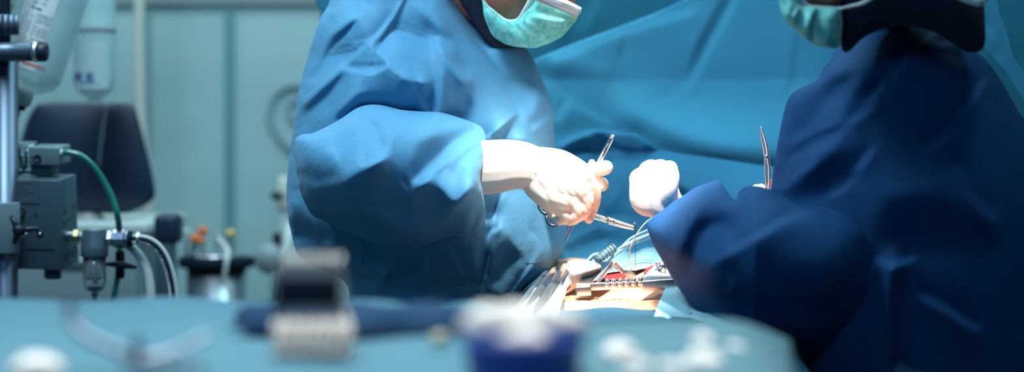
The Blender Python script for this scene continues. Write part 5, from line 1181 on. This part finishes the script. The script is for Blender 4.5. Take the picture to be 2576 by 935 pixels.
MB().tube([P(712, 492, YV-.02), P(684, 492, YV-.02)], [.006, .011], 14).build('clamp_knob', 'black_plastic', vs_)
for k in range(5):
    a = 2*PI*k/5+.3; MB().tube([(xv, YV, .05), (xv+.15*math.cos(a), YV+.15*math.sin(a), .03)], .012, 8).build('leg', 'grey_plastic', vs_)
MB().tube([P(735, 560, YV-.03), P(718, 640, YV-.04), P(700, 760, YV-.05)], .012, 12).build('side_tube', 'white_plastic', vs_)
MB().box(P(697, 610, YV-.03), (.018, .03, .05), bev=.004).build('hinge', 'black_plastic', vs_)
MB().lathe(P(678, 650, YV-.05), [(0, 0), (.034, 0), (.036, .004), (.034, .012), (0, .014)], 24, axis=(0, -1, .0)).build('dial', 'grey_plastic', vs_)

# ------------------------------------------------------------------ instrument table in the foreground
TZ = 1.185
def cloth_top(name, x0, x1, y0, y1, z, drop, m, lab, bumps, nx=90, ny=60, rnd=.03, bands=(), seed=0, rot=None):
    """draped table top with hanging sides"""
    V = []; Fc = []; e = 10
    xs = np.concatenate([np.full(e, x0), np.linspace(x0, x1, nx), np.full(e, x1)]); ys = np.concatenate([np.full(e, y0), np.linspace(y0, y1, ny), np.full(e, y1)])
    dxl = np.concatenate([np.linspace(1, 1/e, e), np.zeros(nx), np.linspace(1/e, 1, e)]); dyl = np.concatenate([np.linspace(1, 1/e, e), np.zeros(ny), np.linspace(1/e, 1, e)])
    for j, Y in enumerate(ys):
        for i, X in enumerate(xs):
            dd = max(dxl[i], dyl[j]); d = dd*drop
            ox = (math.copysign(.012*min(1, dxl[i]*4), X-(x0+x1)/2) if dxl[i] else 0)+(.008*math.sin(Y*50+seed) if dxl[i] > .2 else 0)
            oy = (math.copysign(.012*min(1, dyl[j]*4), Y-(y0+y1)/2) if dyl[j] else 0)+(.008*math.sin(X*45+seed) if dyl[j] > .2 else 0)
            ex = min(X-x0, x1-X, Y-y0, y1-Y); r = rnd*(1-min(ex, rnd)/rnd)**2*.35
            zz = z-d-r
            if dd == 0:
                for (bx_, by_, w1, w2, h) in bumps: zz += h*math.exp(-((X-bx_)/w1)**2-((Y-by_)/w2)**2)
                zz += .0022*math.sin(X*37+Y*11+seed)+.0016*math.sin(X*-13+Y*43+seed*2)
            V.append((X+ox, Y+oy, zz))
    W_ = len(xs)
    for j in range(len(ys)-1):
        for i in range(W_-1): k = j*W_+i; Fc.append((k, k+1, k+W_+1, k+W_))
    if rot:
        q = Matrix.Rotation(math.radians(rot[2]), 3, 'Z'); pv = Vector((rot[0], rot[1], 0)); V = [pv+q @ (Vector(v)-pv)+Vector((0, 0, .004)) for v in V]
    o = link(name, V, Fc, m, origin=((x0+x1)/2, (y0+y1)/2, z-drop)); tag(o, lab, 'table drape'); sm = o.modifiers.new('s', 'SOLIDIFY'); sm.thickness = .002; sm.offset = -1; return o
def steel_table(lab, x0, x1, y0, y1, z):
    t = empty('instrument_table', ((x0+x1)/2, (y0+y1)/2, 0), lab, 'table')
    MB().box(((x0+x1)/2, (y0+y1)/2, z-.022), (x1-x0-.01, y1-y0-.01, .02), bev=.004).build('table_top', 'steel_rough', t)
    for a in (x0+.05, x1-.05):
        for b in (y0+.05, y1-.05): MB().tube([(a, b, .0), (a, b, z-.03)], .012, 12).build('leg', 'steel', t)
steel_table('long steel instrument table in front, hidden under a blue drape', -.95, -.02, .98, 1.80, TZ)
mt = empty('instrument_stand', (.10, 1.3, 0), 'cantilevered steel tray stand under the paler drape in front of the navy gown', 'stand')
MB().box((.085, 1.29, TZ-.018), (.19, .56, .016), Matrix.Rotation(math.radians(-8.3), 3, 'Z'), bev=.004).build('tray', 'steel_rough', mt)
MB().tube([(.085, 1.25, TZ-.026), (.085, 1.25, TZ-.045), (.40, 1.15, TZ-.045), (.42, 1.15, TZ-.08), (.42, 1.15, .04)], .012, 12).build('post', 'steel', mt)
MB().box((.40, 1.2, .025), (.09, .5, .04), bev=.01).build('base', 'steel_rough', mt)
cloth_top('table_drape', -.96, -.012, .97, 1.81, TZ+.002, .45, 'table_drape', 'blue drape spread over the long instrument table in front', [(-.42, 1.62, .2, .05, .006), (-.15, 1.68, .1, .04, .006), (-.5, 1.25, .12, .08, .006)], seed=1)
cloth_top('table_drape', -.004, .25, .97, 1.605, TZ+.002, .5, 'tray_drape', 'paler blue drape over the smaller table in front of the navy gown', [(.2, 1.5, .04, .06, .004)], nx=40, seed=4, rnd=.05, rot=(-.0, 1.6, -8.3))
# dark strip added in place of a shaded fold in the drape
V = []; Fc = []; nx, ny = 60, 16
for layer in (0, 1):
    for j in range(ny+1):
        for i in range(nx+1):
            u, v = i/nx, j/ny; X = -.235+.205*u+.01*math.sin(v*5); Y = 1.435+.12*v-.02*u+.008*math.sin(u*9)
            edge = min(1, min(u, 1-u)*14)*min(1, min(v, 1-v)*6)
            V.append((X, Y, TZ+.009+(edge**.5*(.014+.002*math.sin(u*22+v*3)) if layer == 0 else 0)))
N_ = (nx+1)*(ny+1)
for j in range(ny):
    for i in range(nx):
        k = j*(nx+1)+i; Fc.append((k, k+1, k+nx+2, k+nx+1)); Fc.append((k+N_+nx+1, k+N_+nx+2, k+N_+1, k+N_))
tw = link('fold_shade_strip', V, Fc, 'fold_shade_navy', origin=(-.13, 1.49, TZ+.006)); tag(tw, 'navy strip standing in for a shaded drape fold behind the clamps', 'shade strip')

# row of ring-handled clamps standing on a rack
rk = empty('clamp_rack', P(785, 800, 1.36), 'dark upright rack holding the row of ring-handled clamps', 'rack')
sR = 1.36/F
MB().box(P(780, 730, 1.315), (150*sR, .010, 72*sR), bev=.003).build('holder', 'black_rubber', rk)
for x_ in (706, 856): MB().tube([P(x_, 762, 1.315), (P(x_, 0, 1.315).x, 1.315, TZ+.006)], .0025, 8).build('foot', 'black_plastic', rk)
MB().tube([P(702, 665, 1.322), P(700, 760, 1.322), (P(698, 0, 1.322).x, 1.322, TZ+.007)], .003, 10).build('side_post', 'black_plastic', rk)
proto = None
for k in range(7):
    xt, xb = 722+k*22, 704+k*28.5
    pts = [P(xt+4, 662, 1.365), P(xt, 700, 1.350), P(xt-2+k*.6, 760, 1.325), P(xb+6, 820, 1.31), P(xb, 862, 1.295), P(xb-12, 896, 1.285)]
    t = empty('ring_clamp', tuple(P(xb, 900, 1.29)), 'steel ring-handled clamp standing in the row of clamps on the dark rack', 'clamp', 'ring-handled clamps in a row')
    c = cat([tuple(p) for p in pts], 6)
    h_ = 13; mb = MB(); mb.tube(c[:h_+1], [.0016]*6+[.0030]*(h_-5), 10, flat=(1.7, .8)); mb.build('shank_shaded', 'steel_shadow', t)  # upper part of the shank, with its shade put into a darker steel
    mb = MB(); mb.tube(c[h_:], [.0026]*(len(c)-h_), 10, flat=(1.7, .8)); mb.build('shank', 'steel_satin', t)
    # rings at the low end seen edge-on
    q = P(xb-2, 862, 1.300); mb = MB(); mb.tube([q+Vector((-.0012*math.cos(a)*2, math.sin(a)*.011, math.cos(a)*.015)) for a in np.linspace(0, 2*PI, 25)], .0020, 8, cap=False); mb.build('finger_ring', 'steel_satin', t)
    q = P(xt+2, 668, 1.36); mb = MB(); mb.tube([q+Vector((.0005*math.cos(a), math.sin(a)*.010, math.cos(a)*.008)) for a in np.linspace(0, 2*PI, 21)], .0016, 8, cap=False); mb.build('finger_ring', 'steel_satin', t)

# hooked retractor on the left
hr = empty('hand_retractor', P(350, 935, 1.22), 'dark steel retractor with a tall curved hook lying on the blue drape', 'retractor')
sH = 1.2/F
bar('hook', [(172, 742, 1.235), (176, 775, 1.235), (186, 812, 1.23), (210, 842, 1.225), (250, 864, 1.22), (300, 886, 1.215), (345, 900, 1.21)], .0052, .0058, 'steel_dark', hr, 14)
bar('upright', [(344, 846, 1.20), (346, 875, 1.20), (348, 920, 1.20)], .0050, .0062, 'black_plastic', hr, 14)
bar('arm', [(345, 905, 1.21), (400, 897, 1.215), (450, 880, 1.22), (492, 858, 1.225), (525, 842, 1.23)], .0050, .0036, 'steel_dark', hr, 14)
bar('handle', [(320, 905, 1.21), (345, 915, 1.20), (430, 925, 1.18), (500, 922, 1.17)], .0060, .0048, 'steel_dark', hr, 14)
def lump(px, py, Y, rx, rz_, lab, cat_='gauze', m='gauze', ry=None, seed=0, name='gauze_ball', grp=None):
    c = P(px, py, Y); s_ = Y/F; mb = MB(); mb.ball((0, 0, 0), 1, n=14); rr = random.Random(seed); ph = [rr.random()*6 for _ in range(6)]
    V = []
    for v in mb.v:
        k = 1+.10*math.sin(v.x*4+ph[0])*math.sin(v.z*5+ph[1])+.06*math.sin(v.y*9+ph[2]+v.x*7)
        V.append(c+Vector((v.x*rx*s_*k, v.y*(ry or rx)*s_*k, v.z*rz_*s_*k)))
    o = link(name, V, mb.f, m, origin=(c.x, c.y, c.z-rz_*s_)); tag(o, lab, cat_, grp); return o
lump(92, 925, 1.19, 62, 34, 'white gauze ball at the lower left picture corner', seed=1)
lump(1108, 850, 1.36, 26, 16, 'small brownish glass vial lid beside the blue bowl', 'vial', 'vial_tan', seed=2, name='vial')
# blue bowl heaped with gauze
YQ = 1.16; sQ = YQ/F; bcx = P(1318, 0, YQ).x; zr = P(0, 868, YQ-.034).z; zb = TZ+.006
bo = empty('bowl', (bcx, YQ, zb), 'blue round bowl heaped with white gauze on the draped table', 'bowl')
MB().lathe((bcx, YQ, zb), [(0, 0), (134*sQ, 0), (140*sQ, .002), (152*sQ, zr-zb-.003), (156*sQ, zr-zb), (152*sQ, zr-zb+.0015), (147*sQ, zr-zb), (136*sQ, .004), (0, .003)], 56).build('bowl_wall', 'cup_blue', bo)
for k, (a, b, dy, rx, rz_, lab) in enumerate(((1250, 826, 0, 94, 56, 'left gauze ball heaped in the blue bowl'), (1385, 826, .004, 94, 56, 'right gauze ball heaped in the blue bowl'), (1315, 812, .012, 84, 46, 'topmost gauze ball at the back of the blue bowl'), (1316, 858, -.012, 60, 30, 'front gauze ball low in the blue bowl'))):
    lump(a, b, YQ+dy, rx, rz_, lab, seed=10+k, ry=50)
# things on the right table
for k, (a, b, Y_, rx, rz_, lab) in enumerate(((1560, 888, 1.30, 44, 30, 'cream gauze ball nearest the blue bowl on the paler drape'), (1600, 925, 1.22, 40, 26, 'cream gauze ball at the bottom edge, right of the bowl'), (1768, 862, 1.36, 30, 26, 'small tall gauze ball in the middle of the paler drape'),
    (1772, 915, 1.25, 52, 34, 'largest cream gauze ball low on the paler drape'), (1850, 885, 1.33, 32, 22, 'small gauze ball furthest right on the paler drape'), (1690, 930, 1.21, 36, 22, 'low gauze ball between its neighbours at the bottom edge'))):
    lump(a, b, Y_, rx, rz_, lab, seed=30+k)
tp = empty('tweezers', P(1880, 905, 1.30), 'dark steel tweezers lying between gauze balls on the paler drape', 'tweezers')
bar('arm', [(1800, 930, 1.24), (1850, 915, 1.27), (1900, 905, 1.30)], .0022, .001, 'steel_dark', tp); bar('arm', [(1800, 932, 1.245), (1852, 921, 1.275), (1902, 909, 1.305)], .0022, .001, 'steel_dark', tp)
